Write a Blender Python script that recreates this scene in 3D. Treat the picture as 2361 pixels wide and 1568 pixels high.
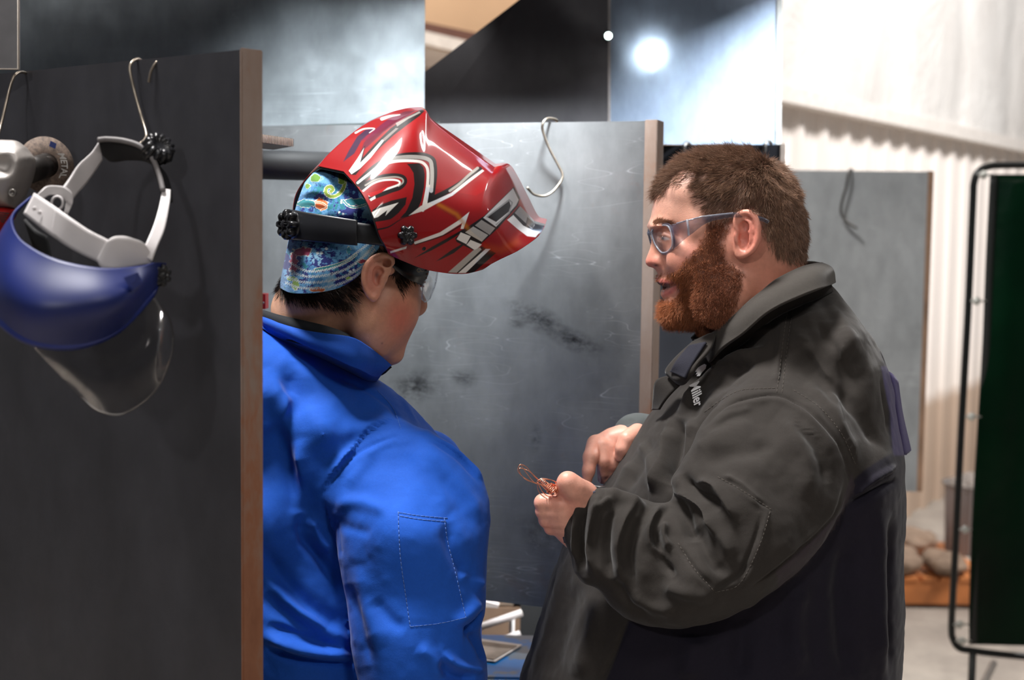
import bpy, bmesh, math, random
import numpy as np
from mathutils import Vector, Matrix
from mathutils.bvhtree import BVHTree

for o in list(bpy.data.objects): bpy.data.objects.remove(o)
SC = bpy.context.scene
COL = SC.collection

# ------------------------------------------------------------------ camera
W0, H0, FPX = 2361.0, 1568.0, 3300.0
CAMZ = 1.62
PITCH, ROLL = math.radians(4.7), 0.013
CAM = np.array([0.0, 0.0, CAMZ])
_F = np.array([0, math.cos(PITCH), -math.sin(PITCH)])
_R0 = np.array([1.0, 0, 0]); _U0 = np.array([0, math.sin(PITCH), math.cos(PITCH)])
_R = _R0*math.cos(ROLL) + _U0*math.sin(ROLL)
_U = -_R0*math.sin(ROLL) + _U0*math.cos(ROLL)
cd = bpy.data.cameras.new('camera'); cam = bpy.data.objects.new('camera', cd); COL.objects.link(cam)
cd.sensor_width = 36; cd.sensor_fit = 'HORIZONTAL'; cd.lens = FPX/W0*36
cd.clip_start = 0.05
m = Matrix.Identity(4)
for i in range(3):
    m[i][0] = _R[i]; m[i][1] = _U[i]; m[i][2] = -_F[i]; m[i][3] = CAM[i]
cam.matrix_world = m
cd.dof.use_dof = True; cd.dof.focus_distance = 1.88; cd.dof.aperture_fstop = 4.5
SC.camera = cam

# ------------------------------------------------------------------ exposure, world, lights
SC.view_settings.view_transform = 'Standard'; SC.view_settings.look = 'None'
SC.view_settings.exposure = 0.0; SC.view_settings.gamma = 1.0
try: SC.view_settings.use_curve_mapping = False
except Exception: pass
wd = bpy.data.worlds.new('world'); SC.world = wd; wd.use_nodes = True
wd.node_tree.nodes['Background'].inputs[0].default_value = (0.93, 0.95, 1.0, 1)
wd.node_tree.nodes['Background'].inputs[1].default_value = 0.14

def lamp(name, kind, loc, target, power, size=0.5, color=(1, 1, 1), sizey=None, spot=60, blend=0.3):
    ld = bpy.data.lights.new(name, kind); ld.energy = power; ld.color = color
    if kind == 'AREA':
        ld.shape = 'RECTANGLE' if sizey else 'DISK'; ld.size = size
        if sizey: ld.size_y = sizey
    else:
        ld.shadow_soft_size = size
    if kind == 'SPOT':
        ld.spot_size = math.radians(spot); ld.spot_blend = blend
    o = bpy.data.objects.new(name, ld); COL.objects.link(o); o.location = loc
    d = Vector(target) - Vector(loc)
    o.rotation_euler = d.to_track_quat('-Z', 'Y').to_euler()
    return o
# key: ceiling high-bay up left behind the photographer; the others hang over the hall
lamp('high_bay_key_light', 'AREA', (-3.0, -5.4, 5.0), (0.1, 2.0, 1.4), 200, 0.60, (1.0, 0.97, 0.94))
lamp('high_bay_over_light', 'AREA', (-0.9, 1.75, 4.5), (0.0, 2.0, 1.4), 290, 0.8, (1.0, 0.98, 0.96))
lamp('booth_middle_light', 'SPOT', (0.1, 2.15, 2.60), (-.04, 2.62, 2.05), 860, 0.10, (0.93, 0.98, 1.0), spot=68, blend=.9)
lamp('booth_right_light', 'SPOT', (1.2, 2.7, 2.5), (.45, 3.12, 1.95), 900, 0.06, (0.88, 0.95, 1.0), spot=62, blend=.4)
lamp('high_bay_front_light', 'AREA', (1.5, -1.6, 4.6), (0.3, 2.2, 1.3), 55, 0.9, (1.0, 0.95, 0.9))
lamp('high_bay_hall_light', 'AREA', (4.2, 4.6, 5.4), (2.6, 8.0, 1.6), 430, 1.2, (1.0, 0.97, 0.95))
lamp('high_bay_far_light', 'AREA', (-1.5, 5.2, 4.9), (0.0, 7.6, 2.2), 160, 1.0, (1.0, 0.97, 0.92))

# ------------------------------------------------------------------ pixel -> world helpers
def ray(px, py):
    return _F*FPX + _R*(px-W0/2) - _U*(py-H0/2)
def pt(px, py, Y):
    d = ray(px, py); return CAM + d*(Y/d[1])
def ptz(px, py, z):
    d = ray(px, py); return CAM + d*((z-CAMZ)/d[2])
def proj(V):
    v = np.asarray(V)-CAM
    d = v@_F
    return np.stack([W0/2+FPX*(v@_R)/d, H0/2-FPX*(v@_U)/d], 1)

# ------------------------------------------------------------------ object helpers
def root(name, label, cat, loc=(0, 0, 0), group=None, kind=None):
    o = bpy.data.objects.new(name, None); COL.objects.link(o); o.location = loc
    o.empty_display_size = 0.05
    return tag(o, label, cat, group, kind)
def tag(o, label=None, cat=None, group=None, kind=None):
    if label: o['label'] = label
    if cat: o['category'] = cat
    if group: o['group'] = group
    if kind: o['kind'] = kind
    return o
def base_of(parent):
    p = Vector((0, 0, 0))
    while parent is not None:
        p += parent.location; parent = parent.parent
    return p
def obj(name, V, F, mat, parent=None, smooth=True, origin=None):
    """link a mesh given in world coordinates as one object"""
    me = bpy.data.meshes.new(name)
    V = np.asarray(V, float)
    if origin is None: origin = np.array([0., 0, 0]) if parent else (V.min(0)+V.max(0))/2*np.array([1, 1, 0])+np.array([0, 0, V[:, 2].min()])
    off = np.array(base_of(parent)) if parent else np.array(origin)
    Vl = V-off
    if isinstance(F, np.ndarray) and F.ndim == 2:
        n, k = F.shape
        me.vertices.add(len(Vl)); me.vertices.foreach_set('co', Vl.astype(np.float32).ravel())
        me.loops.add(n*k); me.loops.foreach_set('vertex_index', F.astype(np.int32).ravel())
        me.polygons.add(n); me.polygons.foreach_set('loop_start', np.arange(0, n*k, k, dtype=np.int32))
        try: me.polygons.foreach_set('loop_total', np.full(n, k, dtype=np.int32))
        except Exception: pass
        me.update(calc_edges=True)
    else:
        me.from_pydata([tuple(v) for v in Vl], [], [tuple(int(i) for i in f) for f in F])
    me.validate()
    if smooth: me.polygons.foreach_set('use_smooth', np.ones(len(me.polygons), dtype=bool))
    me.materials.append(mat)
    o = bpy.data.objects.new(name, me); COL.objects.link(o)
    if parent: o.parent = parent
    else: o.location = origin
    return o
def join(parts):
    V = []; F = []; n = 0
    for v, f in parts:
        V.append(np.asarray(v, float)); F += [tuple(int(i)+n for i in q) for q in f]; n += len(v)
    return np.vstack(V), F
def box(c, s, R=None):
    c = np.array(c, float); s = np.array(s, float)/2
    q = np.array([[x, y, z] for x in (-1, 1) for y in (-1, 1) for z in (-1, 1)])*s
    if R is not None: q = q@np.array(R).T
    return q+c, [(0, 1, 3, 2), (4, 6, 7, 5), (0, 4, 5, 1), (2, 3, 7, 6), (0, 2, 6, 4), (1, 5, 7, 3)]
def prism(poly, back):
    """poly: list of 3d points (a face); back: vector to the other face"""
    P = np.array(poly, float); n = len(P)
    V = np.vstack([P, P+np.array(back)])
    F = [tuple(range(n)), tuple(range(2*n-1, n-1, -1))]
    for i in range(n):
        j = (i+1) % n; F.append((i, i+n, j+n, j))
    return V, F
def catmull(P, n=8, closed=False):
    P = np.asarray(P, float); N = len(P); out = []
    segs = N if closed else N-1
    for i in range(segs):
        if closed: a, b, c, d = P[(i-1) % N], P[i], P[(i+1) % N], P[(i+2) % N]
        else:
            b, c = P[i], P[i+1]
            a = P[i-1] if i else 2*b-c
            d = P[i+2] if i+2 < N else 2*c-b
        for k in range(n):
            t = k/n
            out.append(.5*((2*b)+(-a+c)*t+(2*a-5*b+4*c-d)*t*t+(-a+3*b-3*c+d)*t**3))
    if not closed: out.append(P[-1])
    return np.array(out)
def tube(path, r, k=8, closed=False, cap=True):
    path = np.asarray(path, float); n = len(path)
    r = np.full(n, r) if np.isscalar(r) else np.asarray(r, float)
    if closed: T = np.roll(path, -1, 0)-np.roll(path, 1, 0)
    else: T = np.gradient(path, axis=0)
    T /= np.linalg.norm(T, axis=1)[:, None]+1e-12
    up = np.array([0, 0, 1.]) if abs(T[0][2]) < .9 else np.array([1., 0, 0])
    N = np.cross(T[0], up); N /= np.linalg.norm(N); V = []
    for i in range(n):
        N = N-T[i]*(N@T[i]); N /= np.linalg.norm(N); B = np.cross(T[i], N)
        for j in range(k):
            a = 2*math.pi*j/k
            V.append(path[i]+r[i]*(N*math.cos(a)+B*math.sin(a)))
    F = []
    m_ = n if closed else n-1
    for i in range(m_):
        for j in range(k):
            a = i*k+j; b = i*k+(j+1) % k; c = ((i+1) % n)*k+(j+1) % k; d = ((i+1) % n)*k+j
            F.append((a, b, c, d))
    if cap and not closed:
        F.append(tuple(range(k-1, -1, -1))); F.append(tuple((n-1)*k+j for j in range(k)))
    return np.array(V), F
def lathe(prof, c, axis, seg=32, lobes=0, depth=0.0, u=None):
    """prof: list of (r, h) along axis from c"""
    axis = np.array(axis, float); axis /= np.linalg.norm(axis)
    if u is None: u = np.array([0, 0, 1.]) if abs(axis[2]) < .9 else np.array([1., 0, 0])
    N = np.cross(axis, u); N /= np.linalg.norm(N); B = np.cross(axis, N)
    V = []
    for (r, h) in prof:
        for j in range(seg):
            a = 2*math.pi*j/seg
            rr = r*(1-depth*(0.5-0.5*math.cos(lobes*a))**2) if lobes else r
            V.append(np.array(c)+axis*h+rr*(N*math.cos(a)+B*math.sin(a)))
    F = []
    for i in range(len(prof)-1):
        for j in range(seg):
            F.append((i*seg+j, i*seg+(j+1) % seg, (i+1)*seg+(j+1) % seg, (i+1)*seg+j))
    F.append(tuple(range(seg-1, -1, -1))); F.append(tuple((len(prof)-1)*seg+j for j in range(seg)))
    return np.array(V), F
def grid_faces(nu, nv, off=0):
    i = np.arange(nu-1)[:, None]; j = np.arange(nv-1)[None, :]
    a = (i*nv+j).ravel()+off
    return np.stack([a, a+1, a+nv+1, a+nv], 1)
def loft(rows, nu, nv, close_u=False):
    """rows: list of curves (same count of 3d control points) -> (nu*nv) smooth grid"""
    A = np.array(rows, float)           # R x C x 3
    R_, C_, _ = A.shape
    def resample(M, n):
        c = catmull(M.reshape(M.shape[0], -1), 16)
        t = np.linspace(0, len(c)-1, n); i = np.minimum(t.astype(int), len(c)-2); f = (t-i)[:, None]
        return (c[i]*(1-f)+c[i+1]*f)
    B = resample(A, nu).reshape(nu, C_, 3)
    D = resample(B.transpose(1, 0, 2), nv).reshape(nv, nu, 3).transpose(1, 0, 2)
    return D
def shell(G, th, ref):
    """give an (nu x nv x 3) grid a thickness th on the side away from point ref -> V,F"""
    nu, nv, _ = G.shape
    du = np.gradient(G, axis=0); dv = np.gradient(G, axis=1)
    N = np.cross(du, dv); N /= np.linalg.norm(N, axis=2)[..., None]+1e-12
    s = np.sign(np.sum((G-np.array(ref))*N, axis=2).mean()); N *= s
    V = np.vstack([G.reshape(-1, 3), (G+N*th).reshape(-1, 3)])
    f1 = grid_faces(nu, nv); f2 = grid_faces(nu, nv, nu*nv)
    n = nu*nv
    ring = [j for j in range(nv)]+[i*nv+nv-1 for i in range(1, nu)]+[(nu-1)*nv+j for j in range(nv-2, -1, -1)]+[i*nv for i in range(nu-2, 0, -1)]
    r = np.array(ring); r2 = np.roll(r, -1)
    side = np.stack([r, r2, r2+n, r+n], 1)
    if s > 0: F = np.vstack([f1[:, ::-1], f2, side])
    else: F = np.vstack([f1, f2[:, ::-1], side[:, ::-1]])
    return V, F

# ------------------------------------------------------------------ materials
def srgb(r, g=None, b=None):
    if g is None: r, g, b = r
    return tuple(((c/255)/12.92 if c/255 <= .04045 else ((c/255+.055)/1.055)**2.4) for c in (r, g, b))
MATS = {}
class NT:
    def __init__(s, name):
        s.m = bpy.data.materials.new(name); s.m.use_nodes = True; s.t = s.m.node_tree
        s.b = s.t.nodes['Principled BSDF']; s.tc = s.t.nodes.new('ShaderNodeTexCoord')
    def n(s, typ, **kw):
        x = s.t.nodes.new(typ)
        for k, v in kw.items():
            if k.startswith('_'): setattr(x, k[1:], v)
            else: x.inputs[k.replace('__', ' ')].default_value = v
        return x
    def l(s, a, b): s.t.links.new(a, b)
    def noise(s, scale, detail=4, rough=.5, stretch=None, coord='Object', dist=0):
        n = s.n('ShaderNodeTexNoise', Scale=scale, Detail=detail, Roughness=rough, Distortion=dist)
        if stretch is not None:
            mp = s.n('ShaderNodeMapping'); mp.inputs['Scale'].default_value = stretch[:3]
            if len(stretch) > 3: mp.inputs['Rotation'].default_value = stretch[3:]
            s.l(s.tc.outputs[coord], mp.inputs[0]); s.l(mp.outputs[0], n.inputs['Vector'])
        else: s.l(s.tc.outputs[coord], n.inputs['Vector'])
        return n.outputs['Fac']
    def ramp(s, fac, stops):
        r = s.n('ShaderNodeValToRGB'); e = r.color_ramp.elements
        e[0].position = stops[0][0]; e[0].color = (*stops[0][1], 1)
        e[1].position = stops[-1][0]; e[1].color = (*stops[-1][1], 1)
        for p, c in stops[1:-1]:
            x = e.new(p); x.color = (*c, 1)
        s.l(fac, r.inputs[0]); return r.outputs[0]
    def mix(s, fac, a, b, mode='MIX'):
        x = s.n('ShaderNodeMix', _data_type='RGBA', _blend_type=mode)
        for v, sock in ((fac, x.inputs[0]), (a, x.inputs[6]), (b, x.inputs[7])):
            if isinstance(v, (int, float)): sock.default_value = v
            elif isinstance(v, tuple): sock.default_value = (*v[:3], 1)
            else: s.l(v, sock)
        return x.outputs[2]
    def bump(s, h, strength=.3, dist=.001):
        b = s.n('ShaderNodeBump', Strength=strength, Distance=dist); s.l(h, b.inputs['Height'])
        return b
    def setb(s, **kw):
        for k, v in kw.items():
            i = s.b.inputs[k.replace('__', ' ')]
            if hasattr(v, 'is_linked') or hasattr(v, 'links'): s.l(v, i)
            elif isinstance(v, tuple): i.default_value = (*v[:3], 1)
            else: i.default_value = v
def plain(name, col, rough=.5, metal=0., var=.12, scale=30, bump=0., bscale=400, spec=.5, **kw):
    if name in MATS: return MATS[name]
    t = NT(name); c = srgb(col)
    lo = tuple(x*(1-var) for x in c); hi = tuple(min(1, x*(1+var)) for x in c)
    t.l(t.ramp(t.noise(scale), [(.3, lo), (.7, hi)]), t.b.inputs['Base Color'])
    t.setb(Roughness=rough, Metallic=metal)
    t.b.inputs['Specular IOR Level'].default_value = spec
    for k, v in kw.items(): t.b.inputs[k.replace('__', ' ')].default_value = v
    if bump:
        b = t.bump(t.noise(bscale, 3), bump, .0006); t.l(b.outputs[0], t.b.inputs['Normal'])
    MATS[name] = t.m; return t.m
def steel(name, dark, light, rough=.42, metal=.55, scratch=.5, rust=0., smudge=0., marks=()):
    t = NT(name); d = srgb(dark); l_ = srgb(light)
    c = t.ramp(t.noise(3.2, 6, .6), [(.32, d), (.7, l_)])
    sm = t.ramp(t.noise(22, 5, .65, stretch=(1, 1, .45)), [(.35, (.86,)*3), (.65, (1.06,)*3)])
    c = t.mix(1., c, sm, 'MULTIPLY')
    # pale scratches in a few directions
    for k, (ang, sc) in enumerate([((0, .9, 0), 26), ((0, -.5, .3), 18), ((0, .25, 0), 34)]):
        f = t.noise(sc, 0, .4, stretch=(.035, 1, 2.6)+ang)
        msk = t.noise(5+k, 2, .5)
        ln = t.ramp(f, [(.495, (0,)*3), (.5, (1,)*3), (.505, (0,)*3)])
        mk = t.ramp(msk, [(.5, (0,)*3), (.66, (scratch,)*3)])
        c = t.mix(t.mix(1., ln, mk, 'MULTIPLY'), c, tuple(min(1, x*1.9+.03) for x in l_))
    if smudge:
        a = t.noise(4.4, 3, .5, stretch=(1, 1, 1.2, 0, .4, 0)); b2 = t.noise(30, 5, .7)
        s1 = t.ramp(a, [(.62, (0,)*3), (.74, (1,)*3)]); s2 = t.ramp(b2, [(.42, (0,)*3), (.62, (smudge,)*3)])
        c = t.mix(t.mix(1., s1, s2, 'MULTIPLY'), c, srgb(28, 28, 30))
    geo = t.n('ShaderNodeNewGeometry') if marks else None
    for (cx, rad, ang, st) in marks:                     # soot stains, each where it sits on the sheet
        mp = t.n('ShaderNodeMapping', _vector_type='TEXTURE'); mp.inputs['Location'].default_value = cx; mp.inputs['Rotation'].default_value = (0, ang, 0); mp.inputs['Scale'].default_value = rad
        t.l(geo.outputs['Position'], mp.inputs[0]); ln = t.n('ShaderNodeVectorMath', _operation='LENGTH'); t.l(mp.outputs[0], ln.inputs[0])
        e = t.ramp(ln.outputs['Value'], [(.1, (st,)*3), (1., (0,)*3)]); g = t.ramp(t.noise(26, 6, .75, stretch=(1.6, 1.6, 3.2, 0, ang, 0)), [(.40, (.12,)*3), (.62, (1,)*3)])
        c = t.mix(t.mix(1., e, g, 'MULTIPLY'), c, srgb(24, 24, 26))
    if rust:
        r1 = t.ramp(t.noise(6, 7, .75), [(.6, (0,)*3), (.72, (rust,)*3)])
        c = t.mix(r1, c, srgb(120, 78, 55))
    t.l(c, t.b.inputs['Base Color'])
    rr = t.ramp(t.noise(14, 5, .6), [(.3, (rough*.8,)*3), (.7, (rough*1.25,)*3)])
    t.l(rr, t.b.inputs['Roughness']); t.setb(Metallic=metal)
    b = t.bump(t.noise(60, 4), .08, .0008); t.l(b.outputs[0], t.b.inputs['Normal'])
    return t.m
def rust_edge(name='rusty_edge'):
    if name in MATS: return MATS[name]
    t = NT(name)
    c = t.ramp(t.noise(7, 6, .7, stretch=(1, 1, .35)), [(.3, srgb(150, 136, 128)), (.52, srgb(138, 118, 106)), (.62, srgb(140, 92, 66)), (.8, srgb(112, 66, 44))])
    t.l(c, t.b.inputs['Base Color']); t.setb(Roughness=.65, Metallic=.15)
    b = t.bump(t.noise(120, 4), .25, .001); t.l(b.outputs[0], t.b.inputs['Normal'])
    MATS[name] = t.m; return t.m
def attr_mat(name, rough=.5, metal=0., coat=0., sss=0., weave=0., wscale=900, noise=.0, bump=0., bscale=250, sheen=0., nscale=60, spec=.5, rattr=False):
    t = NT(name)
    a = t.n('ShaderNodeAttribute', _attribute_name='Col')
    c = a.outputs['Color']
    if noise:
        c = t.mix(1., c, t.ramp(t.noise(nscale, 5, .6), [(.3, (1-noise,)*3), (.7, (1+noise,)*3)]), 'MULTIPLY')
    t.l(c, t.b.inputs['Base Color'])
    t.setb(Roughness=rough, Metallic=metal)
    t.b.inputs['Specular IOR Level'].default_value = spec
    if coat: t.b.inputs['Coat Weight'].default_value = coat; t.b.inputs['Coat Roughness'].default_value = .06
    if sss:
        t.b.inputs['Subsurface Weight'].default_value = sss
        t.b.inputs['Subsurface Radius'].default_value = (1, .35, .2); t.b.inputs['Subsurface Scale'].default_value = .006
    if sheen:
        t.b.inputs['Sheen Weight'].default_value = sheen; t.b.inputs['Sheen Roughness'].default_value = .4
    if weave or bump:
        h = t.noise(bscale, 4, .6) if not weave else t.noise(wscale, 2, .5)
        b = t.bump(h, weave or bump, .0008); t.l(b.outputs[0], t.b.inputs['Normal'])
        if weave:
            b2 = t.bump(t.noise(45, 5, .6), .35, .002); t.l(b2.outputs[0], b.inputs['Normal'])
    return t.m
def set_col(o, C):
    a = o.data.color_attributes.new('Col', 'FLOAT_COLOR', 'POINT')
    C = np.asarray(C, np.float32)
    if C.shape[1] == 3: C = np.hstack([C, np.ones((len(C), 1), np.float32)])
    a.data.foreach_set('color', C.ravel())

# ------------------------------------------------------------------ signed distance modelling
def inpoly(P, poly):
    x, y = P[:, 0], P[:, 1]; poly = np.asarray(poly, float); n = len(poly)
    r = np.zeros(len(P), bool); j = n-1
    for i in range(n):
        xi, yi = poly[i]; xj, yj = poly[j]
        if yi != yj:
            c = ((yi > y) != (yj > y)) & (x < (xj-xi)*(y-yi)/(yj-yi)+xi); r ^= c
        j = i
    return r
def polyline_d(P, line, tt=False):
    """distance of points to a polyline, + arc parameter 0..1"""
    line = np.asarray(line, float); best = np.full(len(P), 1e9); par = np.zeros(len(P)); side = np.zeros(len(P))
    L = np.linalg.norm(np.diff(line, axis=0), axis=1); tot = L.sum(); acc = 0
    for i in range(len(line)-1):
        a, b = line[i], line[i+1]; ab = b-a
        t = np.clip(((P-a)@ab)/(ab@ab+1e-12), 0, 1)
        q = P-(a+t[:, None]*ab); d = np.sqrt((q*q).sum(1))
        m_ = d < best; best[m_] = d[m_]; par[m_] = (acc+t[m_]*L[i])/tot
        side[m_] = np.sign(ab[0]*q[m_, 1]-ab[1]*q[m_, 0]); acc += L[i]
    return (best, par, side) if tt else best
def poly_sd(P, poly):
    poly = np.asarray(poly, float)
    d = polyline_d(P, np.vstack([poly, poly[:1]])); return np.where(inpoly(P, poly), -d, d)
def rbf(ctrl, P, vals, p=3.0, eps=1e-4):
    """inverse distance interpolation"""
    w = 0; s = 0
    for c, v in zip(ctrl, vals):
        k = 1/(((P-np.array(c))**2).sum(-1)+eps)**(p/2); w = w+k; s = s+k*v
    return s/w
class Field:
    def __init__(s, lo, hi, h):
        s.lo = np.array(lo, float); s.h = h
        s.n = np.ceil((np.array(hi)-s.lo)/h).astype(int)+1
        s.f = np.full(s.n, 1.0, np.float32)
        s.ax = [s.lo[i]+h*np.arange(s.n[i]) for i in range(3)]
    def sub(s, lo, hi):
        a = np.clip(np.floor((np.array(lo)-s.lo)/s.h).astype(int), 0, s.n-1); b = np.clip(np.ceil((np.array(hi)-s.lo)/s.h).astype(int)+1, 1, s.n)
        sl = tuple(slice(int(a[i]), max(int(b[i]), int(a[i])+1)) for i in range(3))
        g = [s.ax[0][sl[0]][:, None, None], s.ax[1][sl[1]][None, :, None], s.ax[2][sl[2]][None, None, :]]
        return sl, g
    def comb(s, sl, d, k, cut=False):
        a = s.f[sl]; d = d.astype(np.float32)
        if cut:
            b = -d; h = np.clip(.5+.5*(b-a)/k, 0, 1); s.f[sl] = b*h*1.0+a*(1-h)+k*h*(1-h); return
        h = np.clip(.5+.5*(d-a)/k, 0, 1); s.f[sl] = d*(1-h)+a*h-k*h*(1-h)
    def cone(s, a, b, ra, rb, k=.005, cut=False, pad=.03):
        a = np.array(a, float); b = np.array(b, float); r = max(ra, rb)+pad
        sl, g = s.sub(np.minimum(a, b)-r, np.maximum(a, b)+r)
        ab = b-a; q = [g[i]-a[i] for i in range(3)]
        t = np.clip((q[0]*ab[0]+q[1]*ab[1]+q[2]*ab[2])/(ab@ab+1e-12), 0, 1)
        d = np.sqrt(sum((q[i]-t*ab[i])**2 for i in range(3)))-(ra+(rb-ra)*t)
        s.comb(sl, d, k, cut)
    def chain(s, P, R, k=.005, cut=False):
        for i in range(len(P)-1): s.cone(P[i], P[i+1], R[i], R[i+1], k, cut)
    def ell(s, c, r, rot=None, k=.01, cut=False, pad=.04):
        c = np.array(c, float); r = np.array(r, float); m_ = r.max()+pad
        sl, g = s.sub(c-m_, c+m_); q = [g[i]-c[i] for i in range(3)]
        if rot is not None:
            M = np.array(rot)          # rows = local axes
            q = [M[i][0]*q[0]+M[i][1]*q[1]+M[i][2]*q[2] for i in range(3)]
        k0 = np.sqrt(sum((q[i]/r[i])**2 for i in range(3))); k1 = np.sqrt(sum((q[i]/r[i]**2)**2 for i in range(3)))+1e-9
        s.comb(sl, k0*(k0-1)/k1, k, cut)
    def inflate(s, poly, T, R, y0, k=.01, cut=False, blur=2, kf=None):
        """poly: (x,z) outline; T,y0: scalar or function(P) -> half width / mid plane; R: rounding radius (scalar or function)"""
        poly = np.asarray(poly, float)
        sl, g = s.sub([poly[:, 0].min()-.05, s.ax[1][0], poly[:, 1].min()-.05], [poly[:, 0].max()+.05, s.ax[1][-1], poly[:, 1].max()+.05])
        X, Z = np.meshgrid(s.ax[0][sl[0]], s.ax[2][sl[2]], indexing='ij'); P = np.stack([X.ravel(), Z.ravel()], 1)
        d = poly_sd(P, poly).reshape(X.shape)
        for _ in range(blur):
            e = np.pad(d, 1, mode='edge'); d2 = (e[:-2, 1:-1]+e[2:, 1:-1]+e[1:-1, :-2]+e[1:-1, 2:]+4*e[1:-1, 1:-1])/8
            w = np.clip((-d-.004)/.01, 0, 1); d = d*(1-w)+d2*w
        ev = lambda v: (v(P).reshape(X.shape) if callable(v) else np.full(X.shape, v))
        Tm, Rm, Ym = ev(T), ev(R), ev(y0)
        sm = np.minimum(-d/Rm, 1)
        e1 = (1-sm)[:, None, :]**2; yy = (g[1]-Ym[:, None, :])/Tm[:, None, :]
        F = (np.sqrt(e1+yy**2)-1)*np.minimum(Tm, Rm)[:, None, :]
        s.comb(sl, F, k if kf is None else kf(P).reshape(X.shape)[:, None, :], cut)
    def mesh(s, iso=0.):
        f = s.f-iso; n = s.n
        c = f < 0
        cs = [(i, j, k) for i in (0, 1) for j in (0, 1) for k in (0, 1)]
        cnt = np.zeros(n-1, np.int8)
        for (i, j, k) in cs: cnt += c[i:n[0]-1+i, j:n[1]-1+j, k:n[2]-1+k]
        act = (cnt > 0) & (cnt < 8); I = np.argwhere(act)
        idx = np.full(n-1, -1, np.int32); idx[act] = np.arange(len(I))
        val = {q: f[I[:, 0]+q[0], I[:, 1]+q[1], I[:, 2]+q[2]].astype(np.float64) for q in cs}
        S = np.zeros((len(I), 3)); C = np.zeros(len(I))
        for a in cs:
            for ax in range(3):
                if a[ax] == 1: continue
                b = list(a); b[ax] = 1; b = tuple(b); va, vb = val[a], val[b]
                m_ = (va < 0) != (vb < 0); t = np.where(m_, va/(va-vb+1e-20), 0)
                p = np.tile(np.array(a, float), (len(I), 1)); p[:, ax] = t
                S[m_] += p[m_]; C[m_] += 1
        V = s.lo+(I+S/np.maximum(C, 1)[:, None])*s.h
        Fs = []
        for ax in range(3):
            o1, o2 = [(1, 2), (2, 0), (0, 1)][ax]
            sa = [slice(None)]*3; sb = [slice(None)]*3; sa[ax] = slice(0, n[ax]-1); sb[ax] = slice(1, n[ax])
            ch = c[tuple(sa)] != c[tuple(sb)]; E = np.argwhere(ch)
            E = E[(E[:, o1] > 0) & (E[:, o2] > 0) & (E[:, o1] < n[o1]-1) & (E[:, o2] < n[o2]-1)]
            ins = c[tuple(sa)][E[:, 0], E[:, 1], E[:, 2]]
            def g(d1, d2):
                q = E.copy(); q[:, o1] -= d1; q[:, o2] -= d2; return idx[q[:, 0], q[:, 1], q[:, 2]]
            Q = np.stack([g(1, 1), g(0, 1), g(0, 0), g(1, 0)], 1)
            Q[~ins] = Q[~ins][:, ::-1]; Fs.append(Q)
        F = np.vstack(Fs); F = F[(F >= 0).all(1)]
        return V, F
def garment(F_, sleeve, T, R, Y, kf):
    """join a sleeve to the garment body; returns mesh and per-vertex weight of the sleeve"""
    body = F_.f.copy(); G = Field(F_.lo, F_.lo+F_.h, F_.h); G.n = F_.n; G.ax = F_.ax; G.f = np.full(F_.n, 1., np.float32)
    G.inflate(sleeve, T, R, Y, k=.001, blur=6); F_.inflate(sleeve, T, R, Y, blur=6, kf=kf)
    V, F = F_.mesh(); V = relax(V, F, 3); V, F = subdiv(V, F); V = relax(V, F, 1)
    I = np.clip(((V-F_.lo)/F_.h).round().astype(int), 0, F_.n-1); d = body[I[:, 0], I[:, 1], I[:, 2]]-G.f[I[:, 0], I[:, 1], I[:, 2]]
    return V, F, np.clip(d/.006+.5, 0, 1)
def split_mesh(V, F, msk):
    out = []
    for m_ in (~msk, msk):
        f = F[m_]; u, inv = np.unique(f, return_inverse=True); out.append((V[u], inv.reshape(f.shape), u))
    return out
def vnormals(V, F):
    a, b, c, d = V[F[:, 0]], V[F[:, 1]], V[F[:, 2]], V[F[:, -1]]
    n = np.cross(c-a, d-b); N = np.zeros_like(V)
    for k in range(F.shape[1]): 
        for x in range(3): N[:, x] += np.bincount(F[:, k], n[:, x], len(V))
    return N/(np.linalg.norm(N, axis=1)[:, None]+1e-12)
def relax(V, F, it=2, lam=.5):
    E = np.vstack([F[:, [i, (i+1) % F.shape[1]]] for i in range(F.shape[1])])
    for _ in range(it):
        S = np.zeros_like(V); C = np.bincount(E[:, 0], minlength=len(V))+np.bincount(E[:, 1], minlength=len(V))
        for x in range(3): S[:, x] = np.bincount(E[:, 0], V[E[:, 1], x], len(V))+np.bincount(E[:, 1], V[E[:, 0], x], len(V))
        V = V*(1-lam)+lam*S/np.maximum(C, 1)[:, None]
    return V
def subdiv(V, F):
    """one linear split of a quad mesh, followed by a light relax"""
    E = np.vstack([F[:, [i, (i+1) % 4]] for i in range(4)]); Es = np.sort(E, 1)
    key = Es[:, 0].astype(np.int64)*len(V)+Es[:, 1]; u, inv = np.unique(key, return_inverse=True)
    em = (V[u // len(V)]+V[u % len(V)])/2; fm = V[F].mean(1)
    nV = len(V); nF = len(F); e = nV+inv.reshape(4, nF); fc = nV+len(u)+np.arange(nF)
    V2 = np.vstack([V, em, fm])
    F2 = np.vstack([np.stack([F[:, i], e[i], fc, e[i-1]], 1) for i in range(4)])
    return V2, F2
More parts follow.
